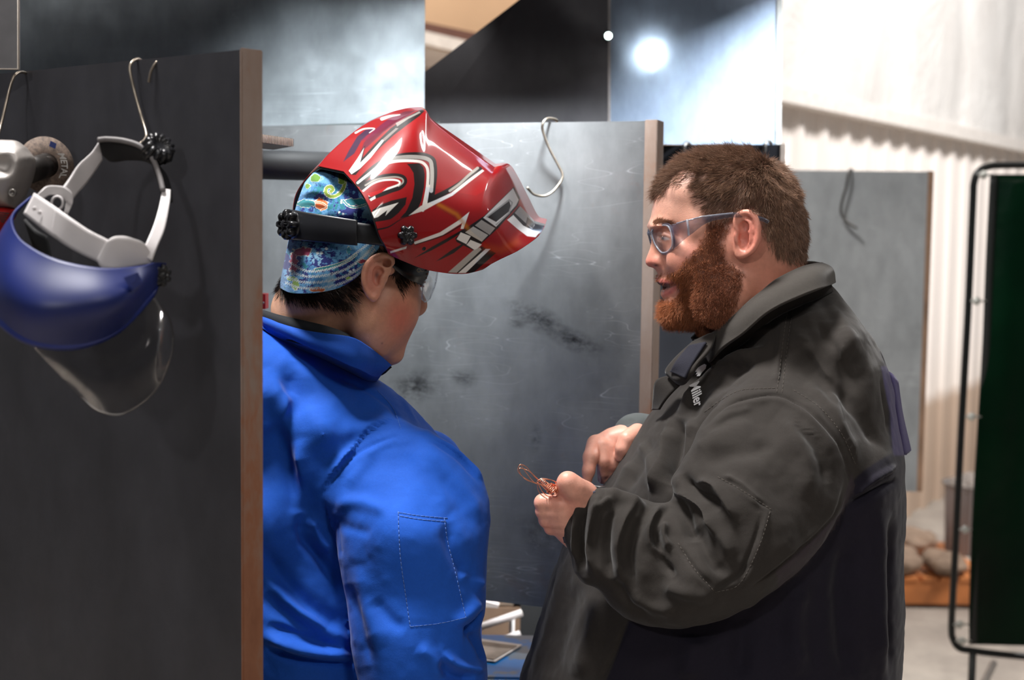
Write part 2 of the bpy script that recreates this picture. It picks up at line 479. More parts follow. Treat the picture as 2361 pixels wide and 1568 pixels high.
def folds(V, F, lst, facing=True, extra=None, w8=None):
    """raise / sink cloth along lines traced on the garment: (points px, height mm, width px, [sharp side])"""
    N = vnormals(V, F); P = proj(V); vd = V-CAM; vd /= np.linalg.norm(vd, axis=1)[:, None]
    face = np.clip(-(N*vd).sum(1)*3, 0, 1) if facing else 1
    H = np.zeros(len(V))
    for f in lst:
        pts, a, w = f[0], f[1], f[2]; asym = f[3] if len(f) > 3 else 0
        L = catmull(pts, 5) if len(pts) > 2 else np.array(pts, float)
        m_ = (P[:, 0] > L[:, 0].min()-3*w) & (P[:, 0] < L[:, 0].max()+3*w) & (P[:, 1] > L[:, 1].min()-3*w) & (P[:, 1] < L[:, 1].max()+3*w)
        ix = np.nonzero(m_)[0]
        if not len(ix): continue
        d, t, sd = polyline_d(P[ix], L, True)
        ww = w*np.where(sd*asym > 0, .4, 1.0)
        env = np.clip(np.minimum(t, 1-t)*5, .12, 1)
        H[ix] += a*.001*env*np.exp(-(d/ww)**2)
    if w8 is not None: H = H*w8
    return V+N*(H*face)[:, None]
def vnoise(P, scale, seed=0):
    """cheap smooth value noise, -1..1"""
    q = P*scale+seed*17.13; i = np.floor(q).astype(np.int64); f = q-i; f = f*f*(3-2*f)
    def h(a):
        n = (a[..., 0]*73856093) ^ (a[..., 1]*19349663) ^ ((a[..., 2] if a.shape[-1] > 2 else 0)*83492791)
        n = (n ^ (n >> 13))*1274126177 & 0x7fffffff
        return (n % 10007)/5003.5-1
    r = 0; D = P.shape[1]
    for c in range(2**D):
        o = np.array([(c >> k) & 1 for k in range(D)]); w = np.prod(np.where(o, f, 1-f), axis=1); r = r+w*h(i+o)
    return r
# ================================================================== ROOM
M_left = steel('steel_dark', (50, 50, 55), (62, 62, 68), rough=.5, metal=.3, scratch=.05)
M_mid = steel('steel_mill', (98, 100, 102), (128, 130, 132), rough=.40, metal=.35, scratch=.7, rust=.25, smudge=.5, marks=[(tuple(pt(1240, 735, 2.46)), (.075, .3, .026), .45, 1.), (tuple(pt(1325, 785, 2.44)), (.06, .3, .022), .35, 1.), (tuple(pt(1190, 745, 2.48)), (.02, .3, .01), .3, .7), (tuple(pt(955, 890, 2.55)), (.065, .3, .035), -.3, 1.), (tuple(pt(1070, 870, 2.52)), (.03, .3, .02), 0., .8), (tuple(pt(1236, 1008, 2.46)), (.012, .3, .03), 0., .8), (tuple(pt(930, 1010, 2.55)), (.06, .3, .05), 0., .6)])
M_bright = steel('steel_hood', (138, 146, 152), (172, 180, 186), rough=.38, metal=.82, scratch=.35)
M_black = steel('steel_black', (48, 46, 50), (56, 54, 58), rough=.6, metal=.1, scratch=.02)
M_blue = steel('steel_gloss', (112, 124, 142), (136, 148, 164), rough=.11, metal=.3, scratch=.05)
M_rust = rust_edge()
M_wire = plain('hook_wire', (150, 140, 128), .35, .85, .25, 60)
M_wiredark = plain('hook_wire_dark', (70, 68, 66), .45, .7, .25, 60)

def floor_mat():
    t = NT('concrete')
    c = t.ramp(t.noise(.9, 7, .65), [(.3, srgb(138, 128, 120)), (.7, srgb(176, 168, 158))])
    c = t.mix(1., c, t.ramp(t.noise(7, 5, .7), [(.35, (.8,)*3), (.65, (1.06,)*3)]), 'MULTIPLY')
    t.l(c, t.b.inputs['Base Color']); t.setb(Roughness=.6)
    b = t.bump(t.noise(40, 5), .15, .002); t.l(b.outputs[0], t.b.inputs['Normal']); return t.m
v, f = box((1, 2.0, -.05), (20, 22, .1)); o = obj('floor', v, f, floor_mat(), smooth=False); tag(o, kind='structure')
v, f = box((1, 2.0, 6.55), (20, 22, .1)); o = obj('ceiling', v, f, plain('ceiling_white', (215, 214, 210), .8), smooth=False); tag(o, kind='structure')

# right wall: ribbed white liner below, quilted white insulation above; runs back to the right
A_ = np.array([1.21, 6.35]); D_ = np.array([2.44, 3.85]); L_ = np.linalg.norm(D_); D_ /= L_; Nw = np.array([D_[1], -D_[0]])   # Nw points to the right/away
if Nw[1] < 0: pass
TZ = 2.17
def wall_pt(s, n, z): 
    p = A_+D_*s-np.array([-D_[1], D_[0]])*n*1.0
    return (p[0], p[1], z)
# which side faces the camera
side = 1.0 if np.dot(-np.array([-D_[1], D_[0]]), -A_) > 0 else -1.0
def rib_profile(s0, s1, pitch=.305, first=.075):
    pts = []; s = s0
    k = math.ceil((s0-first)/pitch)
    pts.append((s0, 0))
    while first+k*pitch < s1:
        c = first+k*pitch
        pts += [(c-.055, 0), (c-.03, .028), (c+.03, .028), (c+.055, 0), (c+.13, 0), (c+.14, .006), (c+.16, .006), (c+.17, 0)]
        k += 1
    pts.append((s1, 0)); pts.sort(); return pts
pr = rib_profile(-1.0, 9.0)
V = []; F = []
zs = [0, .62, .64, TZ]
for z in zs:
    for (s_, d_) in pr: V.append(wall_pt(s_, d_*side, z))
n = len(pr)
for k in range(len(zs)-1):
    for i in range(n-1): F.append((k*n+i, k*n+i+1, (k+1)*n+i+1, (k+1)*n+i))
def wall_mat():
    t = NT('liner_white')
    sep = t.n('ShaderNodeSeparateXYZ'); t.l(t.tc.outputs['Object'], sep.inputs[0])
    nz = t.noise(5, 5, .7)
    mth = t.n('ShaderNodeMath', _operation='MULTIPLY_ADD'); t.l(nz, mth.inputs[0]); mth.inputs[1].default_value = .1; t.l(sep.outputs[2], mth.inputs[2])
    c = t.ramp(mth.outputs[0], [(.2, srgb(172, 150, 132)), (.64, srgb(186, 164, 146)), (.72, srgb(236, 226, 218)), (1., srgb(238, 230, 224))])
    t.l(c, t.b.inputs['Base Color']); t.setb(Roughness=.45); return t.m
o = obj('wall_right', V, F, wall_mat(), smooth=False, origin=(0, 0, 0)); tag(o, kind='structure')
# insulation sheet above, slightly billowed and quilted
def ins_mat():
    t = NT('insulation_white')
    c = t.ramp(t.noise(1.6, 5, .6), [(.3, srgb(214, 210, 206)), (.7, srgb(232, 230, 227))])
    t.l(c, t.b.inputs['Base Color']); t.setb(Roughness=.38)
    b = t.bump(t.noise(2.2, 6, .72, stretch=(1, 1, .6), dist=.6), .8, .05); t.l(b.outputs[0], t.b.inputs['Normal']); return t.m
NS, NZ = 140, 60; G = np.zeros((NS, NZ, 3))
for i in range(NS):
    for j in range(NZ):
        s_ = -1.0+10.0*i/(NS-1); z = TZ-.02+4.35*j/(NZ-1)
        d_ = .05+.045*abs(math.sin(math.pi*s_/1.22))**.6+.01*math.sin(z*5+s_*3)
        G[i, j] = wall_pt(s_, d_*side, z)
V, F = shell(G, .02, (0, 0, 2)); o = obj('wall_right_insulation', V, F, ins_mat(), origin=(0, 0, 0)); tag(o, kind='structure')
# trim strip
p0 = np.array(wall_pt(-1.0, .11*side, TZ)); p1 = np.array(wall_pt(9, .11*side, TZ)); q0 = np.array(wall_pt(-1.0, 0, TZ))
V, F = prism([p0+[0, 0, .035], p1+[0, 0, .035], p1-[0, 0, .035], p0-[0, 0, .035]], q0-p0)
o = obj('trim_1', V, F, plain('trim_white', (226, 220, 214), .5), smooth=False, origin=(0, 0, 0)); tag(o, kind='structure')

# back wall behind the booths: tan boards, dark purlin, white rail
v, f = box((-1.6, 8.6, 3.2), (7, .1, 6.6)); o = obj('wall_back', v, f, plain('tan_insulation', (206, 172, 138), .7, 0, .18, 1.2), smooth=False); tag(o, kind='structure')
v, f = box((.72, 7.0, 3.2), (.06, 3.1, 6.5)); o = obj('wall_inner', v, f, plain('tan_insulation', (206, 172, 138), .7, 0, .18, 1.2), smooth=False); tag(o, kind='structure')
def beam(name, pxa, pya, pxb, pyb, Y, h, dep, mat, ext=1.0):
    a = pt(pxa, pya, Y); b = pt(pxb, pyb, Y); d = b-a; a = a-d*ext; b = b+d*ext
    V, F = prism([a+[0, 0, h/2], b+[0, 0, h/2], b-[0, 0, h/2], a-[0, 0, h/2]], (0, dep, 0))
    return obj(name, V, F, mat, smooth=False)
o = beam('trim_2', 985, 63, 1085, 84, 7.9, .05, .12, plain('purlin_brown', (92, 52, 36), .6)); tag(o, kind='structure')
o = beam('trim_3', 985, 88, 1070, 108, 7.7, .07, .12, plain('rail_white', (214, 206, 198), .5)); tag(o, kind='structure')
o = beam('trim_4', 985, 133, 1040, 146, 8.3, .22, .1, plain('rail_grey', (168, 154, 142), .6)); tag(o, kind='structure')

# ------------------------------------------------------------------ booth divider panels
def panel(name, label, pxa, Ya, pxb, Yb, zt, zb, t, mat, edge_w=None, edge_side='b', edge_mat=None, group=None, ref=None, post=None):
    """upright sheet from plan point a to b; t = thickness away from the camera; edge bar at one end"""
    a = pt(pxa, 520, Ya)[:2]; b = pt(pxb, 520, Yb)[:2]
    d = (b-a)/np.linalg.norm(b-a); nrm = np.array([-d[1], d[0]])
    if nrm[1] < 0: nrm = -nrm
    L = np.linalg.norm(b-a)
    r = root(name, label, 'panel', (*(a+b)/2, zb), group)
    ew = edge_w or 0
    def P(s, k, z): q = a+d*s+nrm*k; return np.array([q[0], q[1], z])
    s0, s1 = (0, L-ew) if edge_side == 'b' else (ew, L)
    V, F = prism([P(s0, 0, zt), P(s1, 0, zt), P(s1, 0, zb), P(s0, 0, zb)], np.array([*nrm*.004, 0]))
    sh = obj('sheet', V, F, mat, r, smooth=False)
    if ew:
        e0, e1 = (L-ew, L) if edge_side == 'b' else (0, ew)
        V, F = prism([P(e0, -.001, zt+.002), P(e1, -.001, zt+.002), P(e1, -.001, zb), P(e0, -.001, zb)], np.array([*nrm*t, 0]))
        bm = bmesh.new(); vs = [bm.verts.new(v) for v in V]; [bm.faces.new([vs[i] for i in q]) for q in F]
        bmesh.ops.recalc_face_normals(bm, faces=bm.faces); bmesh.ops.bevel(bm, geom=list(bm.edges), offset=.0012, segments=2, affect='EDGES')
        V = [v.co[:] for v in bm.verts]; F = [[v.index for v in f_.verts] for f_ in bm.faces]; bm.verts.index_update()
        F = [[v.index for v in f_.verts] for f_ in bm.faces]; bm.free()
        obj('edge_bar', V, F, edge_mat or M_rust, r, smooth=False)
    if post is not None:
        q = P(post*L, t+.02, 0); V, F = box((q[0], q[1], (zt-.04)/2), (.035, .035, zt-.04)); obj('post', V, F, plain('post_dark', (44, 44, 46), .6), r, smooth=False)
        V, F = box((q[0], q[1], .005), (.12, .12, .01)); obj('post_foot', V, F, plain('post_dark', (44, 44, 46), .6), r, smooth=False)
    return r, P, L
ZT = 1.79
M_soot = steel('steel_soot', (20, 20, 23), (27, 27, 30), rough=.8, metal=.0, scratch=.02); M_soot.node_tree.nodes['Principled BSDF'].inputs['Specular IOR Level'].default_value = .06
LP, LPP, LPL = panel('booth_divider', 'dark grey steel divider in the left foreground with a brown rusty end edge', -700, 2.35, 560, 1.50, 1.7945, .15, .029, M_left, .004)
MP, MPP, MPL = panel('booth_divider', 'scratched blue grey steel divider with black smudges between the two people', 420, 2.70, 1511, 2.385, 1.79, .952, .045, M_mid, .0215, post=.25)
BP, BPP, BPL = panel('booth_divider', 'black steel divider behind the head of the bearded person', 1380, 3.15, 1807, 3.02, 1.79, .95, .03, M_soot, .012, edge_mat=plain('edge_taupe', (120, 108, 100), .6), post=.5)
RP, RPP, RPL = panel('booth_divider', 'grey steel divider in front of the ribbed wall, right of the bearded person', 1560, 4.50, 2149, 4.46, 1.793, .79, .03, steel('steel_far', (142, 145, 147), (160, 163, 165), rough=.42, metal=.3, scratch=.3, rust=.1), .018, edge_mat=plain('edge_brown', (128, 100, 80), .7, var=.3, scale=8), post=.15)

# ------------------------------------------------------------------ sheets of the smoke hoods above
def sheet(name, label, pts_, mat, th=.004, edge=None, cat='panel'):
    """pts_: [(px,py,Y)...]"""
    P = [pt(*q) for q in pts_]
    V, F = prism(P, (0, th, 0)); r = root(name, label, cat, tuple(np.mean(P, 0)*[1, 1, 0]+[0, 0, min(p[2] for p in P)]))
    obj('sheet', V, F, mat, r, smooth=False)
    if edge:
        for (i, j, w, m_) in edge:
            a, b = P[i], P[j]; d = np.cross(b-a, [0, 1, 0]); d = d/np.linalg.norm(d)*w
            V, F = prism([a-d/2, a+d/2, b+d/2, b-d/2], (0, .012, 0)); V = V-np.array([0, .004, 0])
            obj('edge_strip', V, F, m_, r, smooth=False)
    return r
M_edge = plain('sheet_edge', (190, 182, 178), .4, .5)
sheet('hood_sheet', 'large steel hood sheet above the red helmet, bright right end, dark left end', [(-260, -560, 2.86), (984, -560, 2.74), (978, 283, 2.74), (-260, 330, 2.86)], M_bright)
sheet('hood_sheet', 'matte black hood side sheet cut off on a slant at the top', [(979, 166, 3.0), (1200, -3, 3.0), (1640, -330, 3.0), (1402, -330, 3.0), (1402, 300, 2.95), (979, 300, 2.95)][:2]+[(1402, -150, 3.0), (1402, 300, 2.98), (979, 300, 2.98)], M_black)
sheet('hood_sheet', 'glossy steel hood sheet above the bearded person reflecting a round lamp', [(1403, -420, 3.05), (1800, -420, 3.16), (1794, 333, 3.16), (1403, 333, 3.05)], M_blue,
      edge=[(3, 0, .008, M_edge), (1, 2, .012, plain('sheet_edge_grey', (120, 120, 118), .5, .3))])
# corner of a hood box at upper left, in front
Yc = 1.72
P4 = [pt(-260, -420, Yc), pt(44, -420, Yc), pt(44, 160, Yc), pt(-260, 158, Yc)]
r = root('hood_box', 'corner of a grey sheet metal box with a pale rim at the upper left', 'metal box', tuple(P4[2]))
V, F = prism(P4, (0, .004, 0)); obj('side_sheet', V, F, plain('box_grey', (96, 95, 98), .5, .3), r, smooth=False)
V, F = join([tube([P4[1]-[0, .002, 0], P4[2]-[0, .002, 0], P4[3]-[0, .002, 0]], .0016, 6)]); obj('rim', V, F, plain('rim_pale', (190, 180, 170), .4, .4), r)
# fume duct and the grating end behind the blue jacket
r = root('fume_duct', 'dark round pipe running level behind the blue jacket wearer', 'pipe', tuple(pt(640, 375, 2.45)))
V, F = tube([pt(380, 374, 2.36), pt(770, 384, 2.36)], .024, 24); obj('pipe', V, F, plain('duct_dark', (44, 44, 46), .6, .1), r)
V, F = tube([pt(500, 377, 2.36), pt(520, 377.5, 2.36)], .027, 24); obj('collar', V, F, plain('duct_dark2', (52, 52, 54), .6, .1), r)
r = root('grating_bar', 'short serrated pale steel bar jutting out behind the left divider', 'bar', tuple(pt(640, 322, 2.2)))
a = pt(560, 303, 2.05); b = pt(677, 320, 2.15)
V, F = prism([a, b, b-[0, 0, .011], a-[0, 0, .014]], (-.05, .12, 0)); obj('bar', V, F, plain('bar_under', (104, 92, 84), .5, .4), r, smooth=False)
T = []
for k in range(34):
    q = a+(b-a)*(k+.5)/34; T.append(box(q-[0, .002, .006], ((b-a)[0]/34*.55, .004, .0115)))
V, F = join(T); obj('serration', V, F, plain('bar_pale', (236, 224, 214), .5, .3), r, smooth=False)
# bottom rail of hood over the mid panel
r = root('hood_rail', 'dark horizontal rail under the bright hood sheet behind the red helmet', 'rail', tuple(pt(800, 286, 2.6)))
V, F = prism([pt(430, 296, 2.74), pt(1012, 279, 2.665), pt(1012, 286, 2.665), pt(430, 306, 2.74)], (0, .012, 0)); obj('rail', V, F, plain('rail_dark', (40, 48, 46), .4, .4), r, smooth=False)

# small round lamp under the hood whose glare shows in the glossy sheet; a real lamp in a shade
def lamp_head(name, label, c, r_, direction, strength):
    R_ = root(name, label, 'lamp', tuple(c))
    d = np.array(direction, float); d /= np.linalg.norm(d)
    prof = [(r_*.35, -r_*1.1), (r_*.6, -r_*1.0), (r_*1.05, 0), (r_*1.0, 0), (r_*.55, -r_*.9)]
    V, F = lathe(prof, c, d, 24); obj('shade', V, F, plain('shade_dark', (40, 42, 44), .4, .5), R_)
    e = bpy.data.materials.new('lamp_glow'); e.use_nodes = True; b = e.node_tree.nodes['Principled BSDF']
    b.inputs['Emission Color'].default_value = (.85, .95, 1, 1); b.inputs['Emission Strength'].default_value = strength; b.inputs['Base Color'].default_value = (1, 1, 1, 1)
    V, F = lathe([(r_*.2, .0), (r_*.8, -.001), (r_*.8, -.006)], np.array(c)-d*r_*.12, d, 20); obj('bulb', V, F, e, R_)
    return R_
# unseen plates and a skirt added above the view to shade the hood sheets
for (x0, x1, y0, y1, lab) in [(-1.95, -.17, 2.12, 2.70, 'level steel plate added above the view to shade the left hood sheet'), (-.165, .92, 2.44, 3.02, 'level steel plate added above the view to shade the right hood sheets')]:
    R_ = root('light_baffle', lab, 'light baffle', ((x0+x1)/2, (y0+y1)/2, 2.3)); V, F = box(((x0+x1)/2, (y0+y1)/2, 2.303), (x1-x0, y1-y0, .004)); obj('plate', V, F, M_black, R_, smooth=False)
    V, F = join([box((x0, (y0+y1)/2, 2.29), (.003, y1-y0, .03)), box(((x0+x1)/2, y0, 2.29), (x1-x0, .003, .03))]); obj('flange', V, F, M_black, R_, smooth=False)
    if x0 < -1: V, F = box(((x0+x1)/2, y0+.004, 2.14), (x1-x0, .004, .31)); obj('baffle_skirt', V, F, M_black, R_, smooth=False)
# ================================================================== BEARDED PERSON (right)
def PXZ(lst, Y):
    return np.array([pt(a, b, Y)[[0, 2]] for a, b in lst])
def ctl(lst, Y):
    c = [pt(q[0], q[1], Y)[[0, 2]] for q in lst]; v = [q[2] for q in lst]
    return lambda P: rbf(c, P, v)
def fld(pxlo, pylo, pxhi, pyhi, Y, y0, y1, h):
    a = pt(pxlo, pyhi, Y); b = pt(pxhi, pylo, Y)
    return Field((a[0], y0, a[2]), (b[0], y1, b[2]), h)
def shade_region(P, C, poly, col, soft=6, strength=1.0):
    """blend a colour into C inside a traced region with a soft border"""
    d = poly_sd(P, poly); w = np.clip(.5-d/soft, 0, 1)*strength
    return C*(1-w[:, None])+np.array(srgb(col))*w[:, None]
def spot(P, C, c, r, col, strength):
    w = np.exp(-(((P-np.array(c))/np.array(r))**2).sum(1))*strength
    return C*(1-w[:, None])+np.array(srgb(col))*w[:, None]
def strands(roots, dirs, length, r0, seg, curl, seed, width_jit=.3, wave=0.):
    """tapered three sided hairs, all in one mesh"""
    rg = np.random.default_rng(seed); n = len(roots)
    L = length if not np.isscalar(length) else np.full(n, length)
    L = L*rg.uniform(.7, 1.15, n); d = dirs/np.linalg.norm(dirs, axis=1)[:, None]
    bend = rg.normal(0, curl, (n, 3)); pts = [roots]; p = roots.copy()
    ph = rg.uniform(0, 6.28, n); ax = np.cross(d, rg.normal(0, 1, (n, 3)))
    for k in range(seg):
        dd = d+bend*(k+1)/seg+ax*(wave*np.sin(ph+k*2.1))[:, None]; dd /= np.linalg.norm(dd, axis=1)[:, None]
        p = p+dd*(L/seg)[:, None]; pts.append(p)
    A = np.stack(pts, 1)                                    # n x seg+1 x 3
    T = d; u = np.cross(T, [0.3, .9, .2]); u /= np.linalg.norm(u, axis=1)[:, None]; w = np.cross(T, u)
    rr = r0*rg.uniform(1-width_jit, 1+width_jit, n)
    V = []
    for k in range(seg+1):
        rk = (rr*(1-.85*(k/seg)**1.5))[:, None]
        for a in (0, 2.094, 4.189): V.append(A[:, k]+rk*(u*math.cos(a)+w*math.sin(a)))
    V = np.stack(V, 1).reshape(-1, 3); m_ = 3*(seg+1); F = []
    base = np.arange(n)*m_
    for k in range(seg):
        for j in range(3):
            F.append(np.stack([base+3*k+j, base+3*k+(j+1) % 3, base+3*k+3+(j+1) % 3, base+3*k+3+j], 1))
    return V, np.vstack(F), m_
def sample_surface(V, F, weight, n, seed):
    rg = np.random.default_rng(seed)
    a, b, c, d = (V[F[:, i]] for i in range(4))
    ar = np.linalg.norm(np.cross(c-a, d-b), axis=1)/2
    w = ar*weight[F].mean(1); w = np.clip(w, 0, None); w /= w.sum()
    i = rg.choice(len(F), n, p=w); u = rg.uniform(size=(n, 1)); v = rg.uniform(size=(n, 1))
    p = (a[i]*(1-u)+b[i]*u)*(1-v)+(d[i]*(1-u)+c[i]*u)*v
    return p, i

YR = 2.0
MIR = lambda p: np.array([p[0], 2*YR-p[1], p[2]])
cR = lambda x, y: (1440+x*.3189, 300+y*.3189)
head_poly = [(1514, 443), (1506, 470), (1501, 500), (1498, 518), (1502, 536), (1508, 556), (1513, 580), (1515, 600), (1514, 622), (1517, 636), (1519, 650), (1526, 662), (1531, 672), (1532, 686), (1528, 702), (1529, 724), (1540, 742), (1570, 750), (1612, 756),
             (1640, 800), (1650, 850), (1900, 850), (1890, 760), (1868, 690), (1852, 640), (1852, 600), (1855, 575), (1857, 540), (1852, 490), (1837, 442), (1808, 400), (1770, 370), (1730, 353), (1680, 348), (1620, 355), (1580, 368), (1548, 390), (1526, 415)]
f = fld(1470, 320, 1920, 870, YR, 1.86, 2.14, .0019)
T_ = ctl([(1520, 480, .052), (1560, 430, .064), (1600, 380, .07), (1700, 420, .080), (1820, 470, .072), (1600, 520, .068), (1700, 560, .079), (1528, 560, .034), (1545, 600, .036), (1528, 640, .032), (1555, 640, .046), (1600, 630, .064), (1690, 660, .077), (1555, 720, .042), (1640, 720, .062), (1760, 690, .078), (1760, 755, .050), (1810, 718, .058), (1690, 745, .050), (1840, 640, .070), (1750, 840, .062), (1850, 800, .055), (1650, 840, .055), (1840, 560, .07)], YR)
R_ = ctl([(1520, 470, .05), (1520, 600, .035), (1540, 740, .045), (1700, 420, .085), (1820, 450, .085), (1700, 600, .08), (1850, 600, .07), (1600, 700, .05), (1760, 800, .08)], YR)
f.inflate(PXZ(head_poly, YR), T_, R_, YR, k=.001)
for sg in (1, -1):
    q = lambda px, py, dy: (lambda p: p if sg > 0 else MIR(p))(pt(px, py, YR-dy))
    f.ell(q(1519, 522, .026), (.011, .024, .006), k=.012)                     # brow ridge
    f.ell(q(1535, 545, .050), (.020, .018, .012), k=.012, cut=True)           # eye socket
    f.ell(q(1535, 549, .031), (.0125, .0125, .0125), k=.003)                  # eye ball under its lids
    f.chain([q(1521, 543, .026), q(1533, 541, .041), q(1547, 546, .048)], [.003, .0035, .003], k=.004)   # upper lid
    f.ell(q(1592, 600, .052), (.032, .016, .026), k=.03)                      # cheek
    f.ell(q(1660, 690, .068), (.035, .012, .035), k=.02)                      # jowl
    # nose wing
    f.ell(q(1528, 604, .0150), (.0125, .0068, .0098), k=.004)
    f.ell(q(1513, 613, .0125), (.0055, .0055, .0030), k=.0015, cut=True)
    f.chain([q(1537, 590, .022), q(1543, 602, .0245), q(1540, 614, .024)], [.0012, .0018, .0012], k=.004, cut=True)
    # lips
    f.chain([q(1521, 649, .0), q(1530, 650, .014), q(1548, 653, .027), q(1560, 655, .034)], [.0052, .0048, .0034, .002], k=.005)
    f.chain([q(1535, 677, .0), q(1541, 674, .012), q(1552, 667, .024), q(1560, 658, .032)], [.0062, .0056, .004, .002], k=.005)
npoly = [(1511, 540), (1503, 556), (1499, 572), (1492, 590), (1488, 601), (1489, 609), (1495, 615), (1504, 617), (1515, 621), (1540, 618), (1545, 600), (1540, 575), (1530, 545)]
f.inflate(PXZ(npoly, YR), ctl([(1508, 550, .008), (1500, 580, .0095), (1492, 603, .0125), (1530, 605, .018), (1530, 560, .014)], YR), .0115, YR, k=.007, blur=4)
f.chain([pt(1508, 660, YR), pt(1535, 660, YR-.010), pt(1554, 656, YR-.024)], [.0062, .005, .0016], k=.002, cut=True)
f.chain([pt(1508, 660, YR), MIR(pt(1535, 660, YR-.010)), MIR(pt(1554, 656, YR-.024))], [.0062, .005, .0016], k=.002, cut=True)
def build_ear(f, outline, helix, anti, concha, tragus, lobe, yfun, mir=None, s=1.0):
    """outline etc. in pixels; yfun(px,py)-> depth"""
    g = (lambda p: mir(p)) if mir else (lambda p: p)
    P = lambda l, dy=0.: [g(pt(a, b, yfun(a, b)+dy)) for a, b in l]
    body = catmull(outline, 3, True)
    cx, cy = np.mean(outline, 0)
    for rr in (.35, .7):                                                        # the plate of the ear, laid as rings
        ring = [((x-cx)*rr+cx, (y-cy)*rr+cy) for x, y in outline]
        pp = P(ring+[ring[0]], .004*s); f.chain(pp, [.0055*s]*len(pp), k=.004)
    h = catmull(helix, 4); pp = P(h, -.001*s); f.chain(pp, list(np.interp(np.linspace(0, 1, len(h)), [0, .2, .5, .8, 1], np.array([.0026, .0036, .0036, .0032, .003])*s)), k=.0025)
    pp = P(catmull(anti, 4), .001*s); f.chain(pp, [.0028*s]*len(pp), k=.003)
    pp = P(lobe, .001*s); f.chain(pp, [.005*s]*len(pp), k=.005)
    for c in concha: f.ell(g(pt(c[0], c[1], yfun(c[0], c[1])-.001*s)), (c[2]*s, .0062*s, c[3]*s), k=.002, cut=True)
    t_ = P(tragus, -.001*s); f.chain(t_, [.0034*s]*len(t_), k=.004)
yf = lambda x, y: 1.9195-(x-1697)*.00033
eo = [cR(*q) for q in [(805, 700), (820, 625), (880, 598), (935, 630), (962, 700), (958, 800), (925, 870), (870, 910), (815, 920), (812, 860), (810, 780)]]
eh = [cR(*q) for q in [(835, 745), (806, 690), (812, 628), (850, 601), (900, 597), (940, 630), (962, 690), (966, 760), (955, 820), (925, 868), (885, 898), (845, 915)]]
ea = [cR(*q) for q in [(868, 650), (905, 665), (922, 710), (920, 770), (900, 820), (868, 845)]]
for mr in (None, MIR):
    build_ear(f, eo, eh, ea, [(*cR(862, 790), .0095, .014), (*cR(838, 785), .005, .006), (*cR(866, 700), .008, .008)], [cR(808, 762), cR(813, 800)], [cR(825, 905), cR(850, 895)], yf, mr)
f.ell(pt(1556, 665, YR), (.012, .022, .008), k=.002)
VH, FH = f.mesh(); VH = relax(VH, FH, 1, .4)
NH = vnormals(VH, FH); PH = proj(VH)
# mirrored picture coordinates so the far half of the head is coloured like the near half
Vm = VH.copy(); far = Vm[:, 1] > YR; Vm[far, 1] = 2*YR-Vm[far, 1]; PM = proj(Vm)
C = np.tile(np.array(srgb(206, 150, 128)), (len(VH), 1))
C = spot(PM, C, (1600, 600), (60, 45), (206, 118, 104), .55)
C = spot(PM, C, (1540, 440), (50, 60), (226, 180, 162), .6)
C = spot(PM, C, (1725, 540), (40, 60), (214, 112, 100), .6)
C = spot(PM, C, (1790, 660), (90, 70), (196, 112, 88), .6)
C = spot(PM, C, (1500, 603), (22, 18), (208, 118, 104), .6)
C = C*(1+.05*vnoise(VH, 90, 1)+.04*vnoise(VH, 260, 2))[:, None]
lipU = [(1513, 640), (1530, 643), (1562, 652), (1560, 658), (1535, 655), (1514, 655)]
lipL = [(1528, 668), (1545, 666), (1562, 657), (1560, 668), (1548, 678), (1530, 684), (1526, 680)]
C = spot(PM, C, (1513, 612), (6, 2.6), (70, 26, 22), .8)
C = shade_region(PM, C, lipU, (176, 100, 92), 4); C = shade_region(PM, C, lipL, (196, 122, 112), 4)
C = shade_region(PM, C, [(1516, 652), (1545, 652), (1560, 656), (1545, 664), (1528, 668)], (60, 22, 22), 4, .9)
hair_poly = [cR(*q) for q in [(175, 460), (215, 425), (262, 455), (300, 400), (345, 345), (420, 290), (500, 262), (530, 330), (520, 420), (560, 500), (600, 580), (640, 640), (720, 625), (800, 600), (850, 585), (930, 592), (985, 650), (1000, 740), (1060, 820), (1110, 880), (1180, 925), (1290, 915), (1380, 930), (1450, 500), (1200, 60), (700, -40), (200, 200)]]
beard_poly = [cR(*q) for q in [(600, 650), (740, 640), (735, 740), (690, 800), (720, 900), (745, 960), (800, 1000), (850, 1040), (830, 1140), (790, 1260), (740, 1350), (690, 1420), (560, 1500), (300, 1500), (200, 1400), (230, 1285), (270, 1240), (330, 1245), (390, 1215), (412, 1150), (402, 1090), (350, 1075), (330, 1060), (410, 1010), (470, 930), (540, 870), (590, 780)]]
mous_poly = [cR(*q) for q in [(236, 1045), (262, 1030), (330, 1035), (400, 1060), (400, 1095), (340, 1085), (280, 1075), (242, 1082)]]
def sdw(poly, P, soft): return np.clip(.5-poly_sd(P, poly)/soft, 0, 1)
wb = sdw(beard_poly, PM+np.stack([vnoise(VH, 160, 5), vnoise(VH, 160, 6)], 1)*4, 22)
C = C*(1-wb[:, None]*.95)+np.array(srgb(98, 56, 38))*wb[:, None]*.95
wh = sdw(hair_poly, PM+np.stack([vnoise(VH, 160, 7), vnoise(VH, 160, 8)], 1)*6, 18)
under = np.clip((VH[:, 2]-pt(1700, 700, YR)[2])/.02, 0, 1); wh = wh*under; thin = sdw([(1508, 440), (1512, 420), (1550, 385), (1600, 370), (1622, 400), (1612, 440), (1575, 425), (1545, 420), (1520, 446)], PM, 10)*.22; wh = np.maximum(wh, thin)
earm = poly_sd(PM, eo) < 10; earm &= (np.abs(VH[:, 1]-YR) > .072)
wh[earm] = 0; wb[earm] = 0
C = C*(1-wh[:, None]*.85)+np.array(srgb(84, 60, 48))*wh[:, None]*.85
